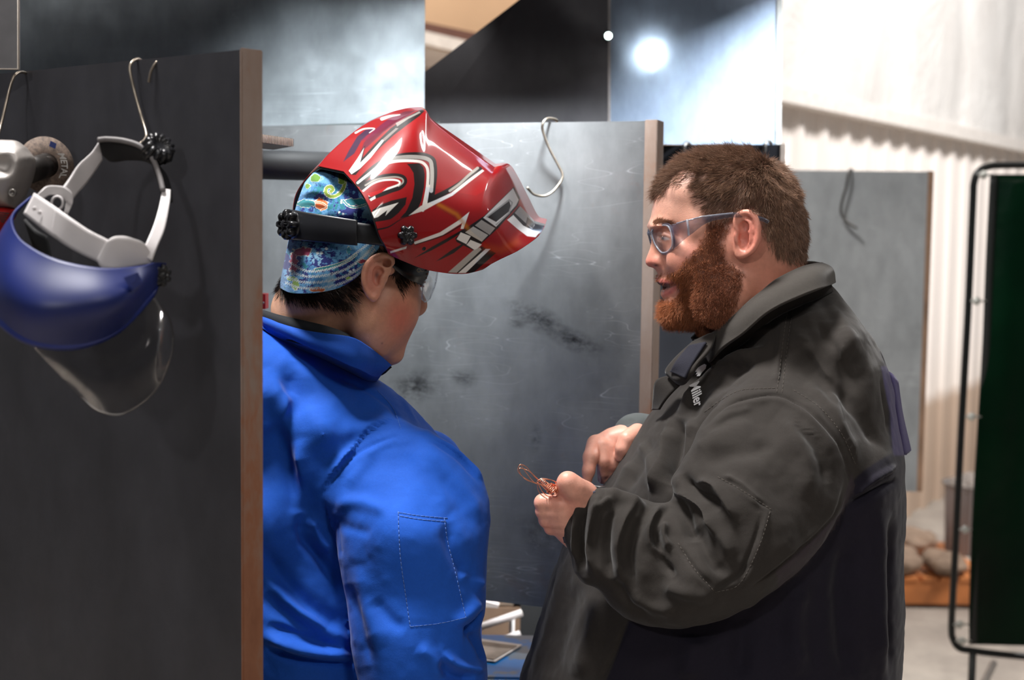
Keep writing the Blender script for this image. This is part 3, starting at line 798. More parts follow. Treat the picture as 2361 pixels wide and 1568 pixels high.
# eye
C = shade_region(PM, C, [(1521, 549), (1532, 545), (1545, 551), (1533, 555)], (200, 190, 186), 2.0)
C = spot(PM, C, (1528, 550), (3.4, 4.2), (40, 40, 44), 1.0)
C = shade_region(PM, C, [(1519, 545), (1533, 541), (1549, 550), (1533, 546)], (92, 58, 46), 3, .8)
bw = sdw([(1506, 512), (1520, 506), (1550, 512), (1552, 519), (1520, 515), (1507, 520)], PM, 4)
C = C*(1-bw[:, None]*.5)+np.array(srgb(120, 76, 52))*bw[:, None]*.5
HEADC = C

# hands ---------------------------------------------------------------
f = fld(1215, 1040, 1420, 1290, 1.82, 1.74, 1.92, .0016)
hp = [(1300, 1146), (1280, 1148), (1264, 1150), (1254, 1158), (1251, 1170), (1254, 1190), (1260, 1208), (1270, 1226), (1288, 1246), (1320, 1275), (1390, 1250), (1395, 1160), (1366, 1132), (1340, 1118)]
f.inflate(PXZ(hp, 1.82), ctl([(1258, 1175, .013), (1300, 1190, .022), (1360, 1190, .024)], 1.82), ctl([(1250, 1170, .014), (1350, 1180, .03)], 1.82), 1.822, k=.002)
f.chain([pt(1346, 1142, 1.806), pt(1326, 1128, 1.796), pt(1310, 1114, 1.792), pt(1306, 1114, 1.80)], [.0140, .0122, .0100, .0092], k=.015)    # thumb
f.chain([pt(1308, 1108, 1.79), pt(1301, 1124, 1.806), pt(1297, 1136, 1.816)], [.0115, .0112, .0098], k=.004)
for i, (y, dx, yy) in enumerate([(1159, 0, 1.826), (1179, 3, 1.828), (1198, 9, 1.830), (1216, 20, 1.834)]):
    r_ = (.0112, .0112, .0106, .0094)[i]
    f.chain([pt(1292+dx, y+4, 1.806), pt(1252+dx, y, yy-.012), pt(1251+dx, y+1, yy+.010), pt(1268+dx, y+2, yy+.026), pt(1290+dx, y+2, yy+.022)], [r_*1.05, r_, r_*.95, r_*.9, r_*.85], k=.002)
    f.ell(pt(1250+dx, y, yy-.014), (.007, .007, .0075), k=.006)
f.chain([pt(1346, 1144, 1.81), pt(1328, 1165, 1.815), pt(1310, 1185, 1.818)], [.012, .015, .016], k=.02)
f.chain([pt(1345, 1200, 1.822), pt(1400, 1212, 1.81)], [.022, .022], k=.012)
V1, F1 = f.mesh(); V1 = relax(V1, F1, 1)
f = fld(1330, 960, 1500, 1140, 2.06, 2.0, 2.16, .0017)
hp2 = [(1500, 975), (1430, 983), (1402, 992), (1382, 1004), (1364, 1024), (1354, 1044), (1362, 1062), (1392, 1070), (1420, 1066), (1446, 1046), (1500, 1030)]
f.inflate(PXZ(hp2, 2.06), .021, .02, 2.075, k=.002)
f.chain([pt(1374, 1024, 2.068), pt(1362, 1054, 2.044), pt(1357, 1086, 2.036), pt(1353, 1112, 2.036)], [.0140, .0108, .0088, .0066], k=.005)
f.chain([pt(1392, 1030, 2.062), pt(1392, 1062, 2.052), pt(1392, 1086, 2.064), pt(1390, 1104, 2.076)], [.0140, .0112, .0095, .008], k=.0025)
f.chain([pt(1410, 1032, 2.062), pt(1414, 1066, 2.056), pt(1412, 1088, 2.068), pt(1404, 1102, 2.082)], [.0135, .0118, .010, .0082], k=.003)
f.chain([pt(1430, 1034, 2.066), pt(1430, 1068, 2.058), pt(1420, 1092, 2.066), pt(1404, 1104, 2.074)], [.0125, .0105, .009, .0075], k=.003)
f.chain([pt(1470, 1000, 2.055), pt(1446, 1014, 2.04), pt(1436, 1034, 2.036), pt(1430, 1052, 2.04)], [.015, .0125, .0105, .0085], k=.005)
V2, F2 = f.mesh(); V2 = relax(V2, F2, 1)
def hand_cols(V, seed):
    C = np.tile(np.array(srgb(218, 158, 138)), (len(V), 1)); n_ = vnoise(V, 55, seed)
    C = C*(1-.0*n_[:, None])+np.array([.06, -.02, -.02])*np.clip(n_, 0, 1)[:, None]
    return np.clip(C*(1+.05*vnoise(V, 300, seed+3))[:, None], 0, 1)
# hidden body under the clothes, standing on the floor
f = Field((.02, 1.66, .02), (.62, 2.36, 1.56), .012)
for (y, hx) in ((1.90, .30), (2.12, .30)):
    f.chain([(hx, y, .86), (hx+.01, y, .48), (hx+.02, y, .09)], [.085, .058, .042], k=.03)
    f.chain([(hx+.04, y, .05), (hx-.12, y, .035)], [.035, .025], k=.02)
f.ell((.30, 2.01, .98), (.19, .15, .16), k=.06)
f.ell((.34, 2.01, 1.14), (.15, .15, .17), k=.05); f.ell(pt(1800, 960, 2.01), (.09, .13, .11), k=.05)
f.chain([pt(1765, 745, 2.0), pt(1775, 800, 2.0), pt(1790, 880, 2.0)], [.056, .056, .06], k=.03)
f.chain([pt(1780, 1040, 1.88), pt(1620, 1290, 1.79), pt(1400, 1212, 1.815)], [.05, .038, .021], k=.03)
f.chain([pt(1780, 1000, 2.16), pt(1610, 1150, 2.22), pt(1490, 1012, 2.105)], [.05, .035, .022], k=.02)
V3, F3 = f.mesh()
V = np.vstack([VH, V1, V2, V3]); n1 = len(VH); n2 = n1+len(V1); n3 = n2+len(V2)
F = np.vstack([FH, F1+n1, F2+n2, F3+n3])
Mskin = attr_mat('skin', rough=.40, sss=.12, bump=.32, bscale=620, noise=.05, nscale=180, spec=.45)
PR = root('person', 'bearded person in safety glasses and grey work jacket, holding copper wire, facing left', 'person', (.30, 2.01, 0))
body = obj('body', V, F, Mskin, PR)
set_col(body, np.clip(np.vstack([HEADC, hand_cols(V1, 3), hand_cols(V2, 9), np.tile(np.array(srgb(206, 150, 128)), (len(V3), 1))]), 0, 1))

# hair and beard ------------------------------------------------------
Mhair = attr_mat('hair_brown', rough=.5, spec=.35)
def flow_hair(P, N):
    """direction of the short cut: from the crown forward, down the sides and back"""
    cr = pt(1760, 375, YR); d = P-cr; d[:, 1] *= .6; d = d-N*(d*N).sum(1)[:, None]; d /= np.linalg.norm(d, axis=1)[:, None]+1e-9
    dn = np.tile([.12, 0, -1.], (len(P), 1)); dn = dn-N*(dn*N).sum(1)[:, None]
    w = np.clip((pt(1700, 470, YR)[2]-P[:, 2])/.05, 0, 1)[:, None]
    return d*(1-w*.7)+dn*w*.8
w = wh.copy(); w[w < .12] = 0
p, i = sample_surface(VH, FH, w, 42000, 11); N = NH[FH[i]].mean(1); N /= np.linalg.norm(N, axis=1)[:, None]
d = flow_hair(p, N); rg = np.random.default_rng(5)
cl = np.stack([vnoise(p, 110, k) for k in (21, 22, 23)], 1)
top = np.clip((p[:, 2]-pt(1700, 480, YR)[2])/.08, 0, 1)
dirs = d*1.05+N*(.30+.18*top[:, None])+cl*.45+rg.normal(0, .14, p.shape)
frontness = np.clip((pt(1560, 400, YR)[0]-p[:, 0])/.03, 0, 1)
L = .013+.011*top+.003*frontness
Vs, Fs, k = strands(p-N*.001, dirs, L, .00029, 4, .18, 3, wave=.12)
hr = obj('hair', Vs, Fs, Mhair, PR)
cc = np.array(srgb(119, 90, 72))*(1+.32*vnoise(p, 300, 4)[:, None])*(rg.uniform(.6, 1.45, (len(p), 1)))
c2 = np.repeat(cc[:, None], k, 1); g = np.repeat(np.linspace(.7, 1.35, k//3), 3)[None, :, None]
set_col(hr, np.clip((c2*g).reshape(-1, 3), 0, 1))
w = wb.copy(); w[w < .2] = 0
wm = sdw(mous_poly, PM, 8)*.14; w = np.maximum(w, wm*(wb < .2))
p, i = sample_surface(VH, FH, w, 56000, 12); N = NH[FH[i]].mean(1); N /= np.linalg.norm(N, axis=1)[:, None]
dn = np.tile([-.35, 0, -1.], (len(p), 1)); cl = np.stack([vnoise(p, 150, k) for k in (31, 32, 33)], 1)
dn = dn-N*(dn*N).sum(1)[:, None]; dn /= np.linalg.norm(dn, axis=1)[:, None]+1e-9
pp = proj(p); chin = np.clip((1640-pp[:, 0])/90, 0, 1)*np.clip((pp[:, 1]-660)/60, 0, 1)
dirs = dn*.9+N*.62+cl*.5+rg.normal(0, .28, p.shape)
L = .0065+.0075*chin+.003*np.clip((pp[:, 1]-640)/80, 0, 1)
Vs, Fs, k = strands(p-N*.0008, dirs, L, .0003, 4, .45, 4, wave=.4)
bd = obj('beard', Vs, Fs, Mhair, PR); tag(bd, 'short curly reddish brown beard')
red = np.clip((1650-pp[:, 0])/110, 0, 1)[:, None]
cc = (np.array(srgb(132, 80, 56))*(1-red)+np.array(srgb(168, 103, 64))*red)*rg.uniform(.55, 1.5, (len(p), 1))
c2 = np.repeat(cc[:, None], k, 1); g = np.repeat(np.linspace(.7, 1.3, k//3), 3)[None, :, None]
set_col(bd, np.clip((c2*g).reshape(-1, 3), 0, 1))
# eyebrow
w = bw.copy()*(PM[:, 0] < 1560)*(VH[:, 1] < YR); p, i = sample_surface(VH, FH, w, 500, 13); N = NH[FH[i]].mean(1)
Vs, Fs, k = strands(p, np.tile([.8, 0, .25], (len(p), 1))+N*.5+rg.normal(0, .2, p.shape), .007, .0002, 3, .2, 6)
eb = obj('eyebrow', Vs, Fs, Mhair, PR); set_col(eb, np.tile(np.array(srgb(120, 78, 56)), (len(Vs), 1)))

# ------------------------------------------------------------------ jacket
GREY = np.array(srgb(49, 45, 42)); NAVY = np.array(srgb(27, 24, 35))
tp = [(1640, 792), (1690, 765), (1735, 722), (1790, 690), (1850, 668), (1908, 655), (1945, 700), (1985, 752), (2015, 800), (2036, 850), (2048, 900), (2058, 960), (2066, 1030), (2068, 1110), (2070, 1200), (2068, 1400), (2064, 1568), (2060, 1900),
      (1180, 1900), (1195, 1568), (1228, 1490), (1256, 1400), (1272, 1340), (1300, 1265), (1340, 1200), (1390, 1135), (1412, 1105), (1442, 1048), (1490, 975), (1512, 945), (1530, 920), (1555, 880), (1590, 835)]
f = fld(1150, 630, 2110, 1880, 2.02, 1.62, 2.32, .0048)
T_ = ctl([(1600, 840, .09), (1700, 780, .13), (1760, 740, .125), (1800, 710, .12), (1890, 690, .095), (1800, 790, .145), (1900, 790, .17), (1960, 860, .19), (1650, 900, .15), (1540, 960, .15), (1800, 950, .215), (1950, 1100, .22), (1500, 1100, .20), (1700, 1200, .235), (1400, 1400, .215), (1700, 1500, .245), (2000, 1400, .22), (1300, 1568, .20), (1700, 1800, .24)], 2.02)
R_ = ctl([(1600, 850, .09), (1700, 770, .045), (1760, 730, .045), (1820, 700, .045), (1900, 690, .05), (1960, 850, .13), (1700, 1200, .2), (1350, 1300, .14), (2040, 1300, .15), (1700, 1700, .2), (1520, 960, .1)], 2.02)
f.inflate(PXZ(tp, 2.02), T_, R_, 2.02, k=.001, blur=6)
sp = [(1618, 990), (1650, 955), (1700, 927), (1770, 913), (1812, 920), (1868, 950), (1918, 1000), (1950, 1060), (1962, 1120), (1950, 1170), (1922, 1218), (1882, 1268), (1835, 1310), (1790, 1345), (1730, 1385), (1650, 1415), (1560, 1437), (1490, 1440), (1440, 1424), (1400, 1390), (1375, 1352), (1340, 1345), (1322, 1318), (1318, 1290), (1300, 1252), (1291, 1215), (1300, 1188), (1325, 1160), (1370, 1132), (1412, 1128), (1468, 1146), (1512, 1162), (1545, 1160), (1556, 1130), (1545, 1110), (1570, 1078), (1600, 1030)]
Ts = ctl([(1330, 1220, .034), (1420, 1240, .05), (1480, 1320, .062), (1600, 1300, .078), (1700, 1100, .085), (1800, 1000, .06), (1900, 1080, .075), (1750, 1250, .09), (1700, 930, .05), (1550, 1180, .06)], 1.80)
Rs = ctl([(1330, 1220, .034), (1450, 1280, .06), (1600, 1300, .08), (1750, 1150, .10), (1850, 1000, .1)], 1.80)
Ys = ctl([(1330, 1220, 1.812), (1450, 1300, 1.80), (1600, 1350, 1.775), (1700, 1200, 1.79), (1800, 1050, 1.82), (1780, 940, 1.85)], 1.80)
kf = lambda P: .006+.034*np.clip((P[:, 1]-pt(1700, 1130, 1.9)[2])/.06, 0, 1)
V, F, AW = garment(f, PXZ(sp, 1.80), Ts, Rs, Ys, kf)
SF = [
 ([(1335, 1160), (1325, 1200), (1322, 1250), (1330, 1300)], 4, 9, 1), ([(1352, 1150), (1342, 1200), (1338, 1250), (1345, 1320)], -6, 8), ([(1385, 1140), (1372, 1190), (1362, 1250), (1375, 1330)], 7, 13, -1),
 ([(1410, 1150), (1385, 1170), (1378, 1180)], 5, 7), ([(1430, 1150), (1402, 1210), (1395, 1270), (1410, 1340)], -7, 11), ([(1470, 1150), (1440, 1210), (1425, 1270), (1440, 1350)], 7, 14, -1),
 ([(1500, 1165), (1470, 1220), (1455, 1290), (1465, 1370)], -6, 11), ([(1540, 1165), (1505, 1200), (1500, 1240), (1530, 1290)], 7, 13, -1), ([(1535, 1200), (1530, 1235), (1548, 1270)], 6, 9), ([(1515, 1210), (1512, 1250), (1530, 1300), (1555, 1330)], -6, 9),
 ([(1552, 1130), (1590, 1150), (1625, 1180), (1650, 1240)], 6, 12, 1), ([(1560, 1150), (1580, 1190), (1600, 1250)], -8, 12), ([(1600, 1110), (1640, 1120), (1665, 1150), (1700, 1200)], 6, 13, 1), ([(1572, 1090), (1600, 1130), (1640, 1150), (1660, 1180)], -8, 12),
 ([(1655, 1100), (1700, 1120), (1740, 1150), (1780, 1175)], -2, 5), ([(1655, 1110), (1690, 1105), (1760, 1170)], 3, 10), ([(1625, 1180), (1670, 1250), (1690, 1290)], 6, 16), ([(1600, 1210), (1640, 1290), (1680, 1330)], -5, 14),
 ([(1590, 1050), (1640, 1020), (1700, 990), (1750, 985)], 4, 20), ([(1620, 1070), (1690, 1045), (1790, 1030)], -4, 18), ([(1640, 985), (1680, 960), (1740, 940)], 2, 8),
 ([(1780, 960), (1830, 1000), (1860, 1080), (1860, 1160)], 5, 22), ([(1830, 980), (1890, 1040), (1910, 1120)], -4, 16), ([(1760, 1180), (1735, 1260), (1700, 1340)], -2.5, 5), ([(1770, 1170), (1750, 1260), (1712, 1350)], 2.5, 10),
 ([(1560, 1250), (1600, 1310), (1650, 1360)], -2.2, 5), ([(1650, 1362), (1700, 1330), (1740, 1290)], -2.2, 5), ([(1450, 1370), (1500, 1400), (1560, 1410)], 4, 14), ([(1420, 1330), (1450, 1385), (1500, 1420)], -4, 12),
 ([(1950, 1110), (1930, 1180), (1870, 1250), (1790, 1310), (1720, 1360)], -2, 4), ([(1940, 1110), (1920, 1175), (1860, 1242), (1780, 1302), (1712, 1350)], 2.5, 8), ([(1680, 1370), (1760, 1310), (1850, 1230)], 3, 20),
 ([(1395, 1135), (1440, 1150), (1490, 1172)], 5, 10), ([(1520, 1345), (1580, 1370), (1650, 1380)], 4, 16)]
TF = [  # folds on chest, shoulder and back: (line, height mm, width px, sharp side)
 ([(1812, 700), (1800, 780), (1792, 850), (1785, 910)], 2.2, 10), ([(1826, 700), (1814, 780), (1804, 850), (1797, 905)], -1.6, 5),
 ([(1660, 800), (1720, 775), (1790, 755)], 3, 14, 1), ([(1590, 900), (1640, 840), (1700, 800), (1770, 780)], -5, 12), ([(1560, 960), (1610, 880), (1670, 830), (1760, 800)], 5, 14, -1),
 ([(1645, 935), (1680, 870), (1740, 830)], -5, 12), ([(1600, 1020), (1640, 940), (1680, 880)], 5, 16), ([(1900, 690), (1950, 760), (1990, 830), (2010, 900)], 3, 15), ([(1870, 720), (1920, 800), (1950, 880), (1965, 960)], -3, 12),
 ([(1830, 760), (1880, 820), (1920, 900), (1935, 980)], 3.5, 14), ([(1850, 880), (1900, 930), (1950, 1010), (1975, 1080)], 4, 16, 1), ([(1880, 860), (1960, 930), (2010, 1010), (2040, 1040)], -4, 12),
 ([(2030, 850), (2042, 930), (2052, 1010)], -3, 6), ([(1960, 1150), (2010, 1110), (2070, 1075)], 4, 7, 1), ([(1955, 1172), (2010, 1138), (2075, 1103)], -6, 8),
 ([(1540, 980), (1530, 1060), (1500, 1140)], 8, 16, 1), ([(1572, 960), (1560, 1040), (1545, 1120)], -9, 14), ([(1500, 1000), (1480, 1070), (1440, 1130)], -4, 14), ([(1455, 1060), (1430, 1120), (1412, 1150)], 5, 12),
 ([(1600, 960), (1590, 1050), (1560, 1110)], 6, 14), ([(1470, 1010), (1505, 1085), (1500, 1130)], 4, 12),
 ([(1290, 1290), (1262, 1390), (1225, 1500), (1205, 1568)], -3, 5), ([(1305, 1290), (1277, 1390), (1243, 1500), (1222, 1568)], 3, 9), ([(1340, 1340), (1300, 1420), (1270, 1568)], -4, 22), ([(1390, 1370), (1370, 1450), (1330, 1568)], 4, 22),
 ([(1450, 1430), (1420, 1500), (1385, 1568)], -2, 5), ([(1600, 1460), (1590, 1568)], 6, 30), ([(1720, 1400), (1700, 1568)], -6, 26), ([(1850, 1330), (1830, 1450), (1845, 1568)], 7, 26), ([(1960, 1230), (1940, 1400), (1960, 1568)], -7, 24), ([(2030, 1160), (2020, 1300), (2035, 1568)], 6, 18), ([(2052, 1180), (2048, 1350), (2052, 1568)], -4, 10),
 ([(1700, 1000), (1760, 1100)], 4, 30)]
V = folds(V, F, [(a[0], a[1]*1.75, a[2])+tuple(a[3:]) for a in TF], w8=1-AW); V = folds(V, F, [(a[0], a[1]*1.5, a[2])+tuple(a[3:]) for a in SF], w8=AW)
V = folds(V, F, [([(1622, 985), (1655, 952), (1700, 926), (1770, 911), (1812, 917), (1868, 948), (1918, 998), (1950, 1060), (1962, 1120)], -3.2, 4.5), ([(1626, 996), (1660, 962), (1704, 937), (1770, 922), (1808, 927), (1862, 958), (1908, 1006)], 2.2, 8)])
N = vnormals(V, F); P = proj(V)
V = V+N*(.0022*vnoise(V, 16, 3)+.0012*vnoise(V, 42, 4)+.0006*vnoise(V, 90, 7))[:, None]
C = np.tile(NAVY, (len(V), 1))
greyp = [(1500, 600), (1980, 600), (2036, 845), (2046, 930), (2054, 1045), (1990, 1085), (1950, 1125), (1700, 1200), (1600, 1430), (1448, 1432), (1425, 1500), (1398, 1568), (1350, 1700), (1290, 1920), (1100, 1920), (1100, 1200), (1450, 900)]
C = shade_region(P, C, greyp, (49, 45, 42), 5)
C = shade_region(P, C, [(2030, 845), (2100, 845), (2100, 1050), (2060, 1050), (2052, 950)], (62, 55, 92), 4, .9)
C = C*(1-AW[:, None])+np.array(srgb(49, 45, 42))*AW[:, None]
CU = shade_region(P, C, [(1965, 1090), (1940, 1180), (1860, 1260), (1790, 1318), (1800, 1400), (2000, 1300)], (58, 49, 56), 4, .8); C = C*(1-AW[:, None])+CU*AW[:, None]
C *= (1+.10*vnoise(V, 9, 1)+.06*vnoise(V, 45, 2))[:, None]
M_j = attr_mat('jacket_cotton', rough=.85, weave=.35, wscale=1500, sheen=.12, spec=.2, noise=.06, nscale=300)
seam = [(1560, 1100), (1600, 1030), (1620, 988), (1652, 955), (1700, 927), (1770, 912), (1812, 918), (1868, 949), (1918, 999), (1950, 1060), (1964, 1120), (1990, 1300), (1700, 1480), (1400, 1480), (1250, 1300), (1250, 1100), (1500, 1100)]
fm = (AW[F].mean(1) > .5) & inpoly(P[F].mean(1), seam) & (V[F].mean(1)[:, 1] < 1.99)
(Va, Fa, ua), (Vb, Fb, ub) = split_mesh(V, F, fm)
jk = obj('jacket', Va, Fa, M_j, PR); set_col(jk, np.clip(C[ua], 0, 1)); tag(jk, 'dark grey work jacket with navy lower back')
sl = obj('sleeve', Vb, Fb, M_j, jk); set_col(sl, np.clip(C[ub], 0, 1))
BV = BVS = BVHTree.FromPolygons([tuple(v) for v in V], [tuple(int(i) for i in q) for q in F])
# shoulder vent flap at the back
G = loft([[pt(2032, 848, 1.99), pt(2052, 862, 1.985), pt(2066, 880, 1.99)], [pt(2046, 930, 1.97), pt(2064, 945, 1.965), pt(2076, 955, 1.98)], [pt(2054, 1020, 1.96), pt(2076, 1030, 1.95), pt(2094, 1034, 1.97)], [pt(2058, 1062, 1.955), pt(2074, 1052, 1.948), pt(2093, 1040, 1.965)]], 24, 16)
V, F = shell(G, .004, (.4, 2.3, 1.3)); fl = obj('back_flap', V, F, M_j, PR); set_col(fl, np.tile(np.array(srgb(64, 57, 94)), (len(V), 1)))

# far sleeve
f = fld(1380, 820, 1960, 1290, 2.2, 2.0, 2.34, .006)
f.chain([pt(1800, 960, 2.18), pt(1610, 1150, 2.22), pt(1480, 1015, 2.10), pt(1462, 1006, 2.088)], [.075, .055, .033, .03], k=.03)
V, F = f.mesh(); V = relax(V, F, 2); V = folds(V, F, [([(1480, 968), (1455, 985), (1440, 1000)], 3, 6), ([(1470, 975), (1440, 975)], -3, 5)])
s2 = obj('sleeve', V, F, M_j, jk); set_col(s2, np.tile(np.array(srgb(76, 80, 80)), (len(V), 1)))

def snap(px, py, bv, off=.0006):
    d = Vector(ray(px, py)).normalized(); h = bv.ray_cast(Vector(CAM), d)
    if h[0] is None: return None
    n = h[1]; n = -n if n.dot(d) > 0 else n
    return np.array(h[0]+n*off)
def stitch(name, line, bv, mat, parent, dash=7, gap=3, r=.00035, off=.0004):
    L = catmull(line, 12) if len(line) > 2 else np.array([np.array(line[0])*(1-t)+np.array(line[1])*t for t in np.linspace(0, 1, 40)])
    s = np.concatenate([[0], np.cumsum(np.linalg.norm(np.diff(L, axis=0), axis=1))]); parts = []; a = 0
    while a < s[-1]:
        q = [snap(np.interp(u, s, L[:, 0]), np.interp(u, s, L[:, 1]), bv, off) for u in np.linspace(a, min(a+dash, s[-1]), 3)]
        if all(x is not None for x in q): parts.append(tube(q, r, 4))
        a += dash+gap
    if not parts: return None
    V, F = join(parts); return obj(name, V, F, mat, parent)
M_thr = plain('thread_grey', (84, 77, 71), .8)
for ln in [[(1818, 700), (1806, 780), (1798, 850), (1791, 905)], [(1830, 700), (1818, 780), (1810, 850), (1803, 908)], [(1625, 950), (1660, 925), (1710, 900), (1790, 895)], [(1830, 900), (1890, 940), (1940, 1000), (1972, 1070)]]:
    stitch('seam', ln, BV, M_thr, jk)
for ln in [[(1655, 1100), (1700, 1125), (1740, 1150), (1778, 1175)], [(1775, 1180), (1750, 1260), (1706, 1345), (1650, 1366)], [(1645, 1362), (1600, 1310), (1562, 1250)]]:
    stitch('pocket_seam', ln, BVS, M_thr, sl)

# collar: a stand-and-fall collar wrapped round the neck --------------
rowT = [pt(1606, 782, 1.985), pt(1644, 768, 1.945), pt(1689, 737, 1.925), pt(1727, 702, 1.915), pt(1759, 676, 1.913), pt(1791, 650, 1.918), pt(1848, 622, 1.935), pt(1886, 612, 1.965), pt(1892, 612, 2.0), pt(1884, 616, 2.06)]
rowM = [pt(1622, 806, 1.97), pt(1665, 780, 1.930), pt(1703, 752, 1.905), pt(1742, 715, 1.890), pt(1785, 686, 1.885), pt(1826, 660, 1.888), pt(1880, 635, 1.905), pt(1908, 625, 1.955), pt(1914, 624, 2.0), pt(1900, 632, 2.08)]
rowB = [pt(1640, 835, 1.955), pt(1672, 802, 1.918), pt(1715, 770, 1.895), pt(1762, 730, 1.877), pt(1800, 706, 1.872), pt(1840, 688, 1.872), pt(1890, 668, 1.888), pt(1914, 656, 1.945), pt(1920, 652, 2.0), pt(1910, 660, 2.08)]
G = loft([rowT, rowM, rowB], 26, 90); G[..., 1] += .0012*np.sin(np.linspace(0, 22, 90))[None, :]
V, F = shell(G, .0045, pt(1760, 700, 2.0)); co = obj('collar', V, F, M_j, jk); set_col(co, np.tile(np.array(srgb(64, 60, 56)), (len(V), 1)))
bs = []
for p in rowB[:8]:
    q = proj(p[None])[0]; h = snap(q[0]+5, q[1]+16, BV, .001); bs.append(h if h is not None else p+np.array([.003, .01, -.012]))
bt = [a*.5+b*.5+np.array([0, .004, 0]) for a, b in zip(rowT[:8], rowM[:8])]
V, F = shell(loft([bt, [(a+b)/2 for a, b in zip(bt, bs)], bs], 14, 60), .003, pt(1760, 700, 2.0)); co = obj('collar_stand', V, F, M_j, jk); set_col(co, np.tile(GREY*.9, (len(V), 1)))
rowT2 = [MIR(p) for p in rowT[:9]]; rowM2 = [MIR(p) for p in rowM[:9]]; rowB2 = [MIR(p) for p in rowB[:9]]
V, F = shell(loft([rowT2, rowM2, rowB2], 16, 50), .0045, pt(1760, 700, 2.0)); co2 = obj('collar', V, F, M_j, jk); set_col(co2, np.tile(np.array(srgb(68, 64, 60)), (len(V), 1)))
# collar tab with its dark hook-and-loop patch, and the open placket below
G = loft([[pt(1600, 792, 1.955), pt(1632, 776, 1.94), pt(1652, 768, 1.935)], [pt(1562, 826, 1.95), pt(1598, 822, 1.925), pt(1640, 806, 1.92)], [pt(1540, 852, 1.955), pt(1570, 868, 1.92), pt(1610, 842, 1.905)], [pt(1542, 862, 1.96), pt(1572, 884, 1.93), pt(1600, 866, 1.91)]], 24, 18)
V, F = shell(G, .004, pt(1600, 850, 2.1)); o = obj('collar_tab', V, F, M_j, jk); set_col(o, np.tile(GREY*.95, (len(V), 1)))
G = loft([[pt(1592, 800, 1.938), pt(1630, 792, 1.922)], [pt(1560, 838, 1.930), pt(1602, 836, 1.910)], [pt(1549, 857, 1.936), pt(1582, 874, 1.908)]], 20, 12)
V, F = shell(G, .004, pt(1600, 850, 2.1)); t_ = obj('velcro_patch', V, F, plain('velcro_navy', (28, 28, 40), .95, bump=1, bscale=900), jk); tag(t_, 'dark navy fuzzy velcro patch')
G = loft([[pt(1542, 868, 1.965), pt(1572, 886, 1.945)], [pt(1514, 880, 1.97), pt(1552, 905, 1.945)], [pt(1509, 915, 1.975), pt(1535, 925, 1.95)], [pt(1507, 945, 1.985), pt(1522, 945, 1.96)]], 22, 10)
V, F = shell(G, .003, pt(1600, 950, 2.1)); o = obj('placket', V, F, M_j, jk); set_col(o, np.tile(GREY*.75, (len(V), 1)))
# cuff edge
cp = [(1370, 1133), (1345, 1142), (1322, 1160), (1302, 1188), (1293, 1215), (1300, 1250)]
L = catmull(cp, 6); q = [x for x in (snap(a+3, b+1, BVS, -.0005) for a, b in L) if x is not None]
if len(q) > 3: V, F = tube(q, .0022, 6); o = obj('cuff_edge', V, F, plain('cuff_navy', (58, 58, 72), .9), sl)

# trousers and boots
f = Field((.0, 1.62, .04), (.66, 2.42, .98), .012)
for y in (1.895, 2.125):
    f.chain([(.31, y, .88), (.32, y, .48), (.33, y, .12)], [.125, .095, .085], k=.04)
f.ell((.31, 2.01, .86), (.2, .2, .12), k=.06)
V, F = f.mesh(); V = relax(V, F, 2); o = obj('trousers', V, F, plain('trouser_navy', (42, 44, 56), .85, bump=.3), PR)
for y in (1.895, 2.125):
    f = Field((.0, y-.1, -.01), (.5, y+.1, .22), .007)
    f.chain([(.34, y, .16), (.35, y, .07)], [.06, .055], k=.03); f.chain([(.37, y, .05), (.24, y, .045), (.13, y, .042)], [.046, .048, .04], k=.03)
    f.f = np.maximum(f.f, (.004-f.ax[2])[None, None, :].astype(np.float32))
    V, F = f.mesh(); obj('boot', V, F, plain('boot_leather', (66, 46, 34), .5, bump=.2), PR)

# chest logo: white lettering lying on the cloth ----------------------
def text_polys(body, seg=6, font_shear=0.0):
    cu = bpy.data.curves.new('t', 'FONT'); cu.body = body; cu.resolution_u = 4; cu.shear = font_shear; cu.offset = .02
    to = bpy.data.objects.new('t', cu); COL.objects.link(to); bpy.context.view_layer.update()
    me = bpy.data.meshes.new_from_object(to.evaluated_get(bpy.context.evaluated_depsgraph_get()))
    V = np.array([v.co[:] for v in me.vertices]); F = [tuple(p.vertices) for p in me.polygons]
    bpy.data.objects.remove(to); bpy.data.curves.remove(cu); bpy.data.meshes.remove(me); return V, F
def cloth_text(name, body, O, ex, ey, bv, mat, parent, off=.0008, shear=0.):
    """O: pixel of the baseline start, ex/ey: pixel vectors of one text unit"""
    V, F = text_polys(body, font_shear=shear); W = []
    for v in V:
        x, y = np.array(O)+v[0]*np.array(ex)+v[1]*np.array(ey); s_ = snap(x, y, bv, off); W.append(s_ if s_ is not None else pt(x, y, 1.9))
    W = np.array(W); n = len(W); d = np.array([0, -.0006, 0])
    W = np.vstack([W, W+d]); F2 = [tuple(i+n for i in f_) for f_ in F]+[f_ for f_ in F]
    return obj(name, W, F2, mat, parent, smooth=False)
M_white = plain('print_white', (252, 251, 252), .6, var=.02)
lg = root('tmp', None, None); bpy.data.objects.remove(lg)
cloth_text('logo_lettering', 'Miller', (1591, 890), (5.6, 22.5), (31, -15), BV, M_white, jk, off=.0025)
# the swoosh shape above the lettering
sw = [(1629, 845), (1627, 853), (1618, 863), (1613, 871), (1606, 872), (1609, 866), (1604, 868), (1608, 861), (1603, 862), (1610, 852), (1619, 846), (1625, 843)]
q = [snap(a+1, b-2, BV, .0025) for a, b in sw]
if all(x is not None for x in q):
    V, F = prism(q, (0, -.0007, 0)); obj('logo_swoosh', V, F, M_white, jk, smooth=False)
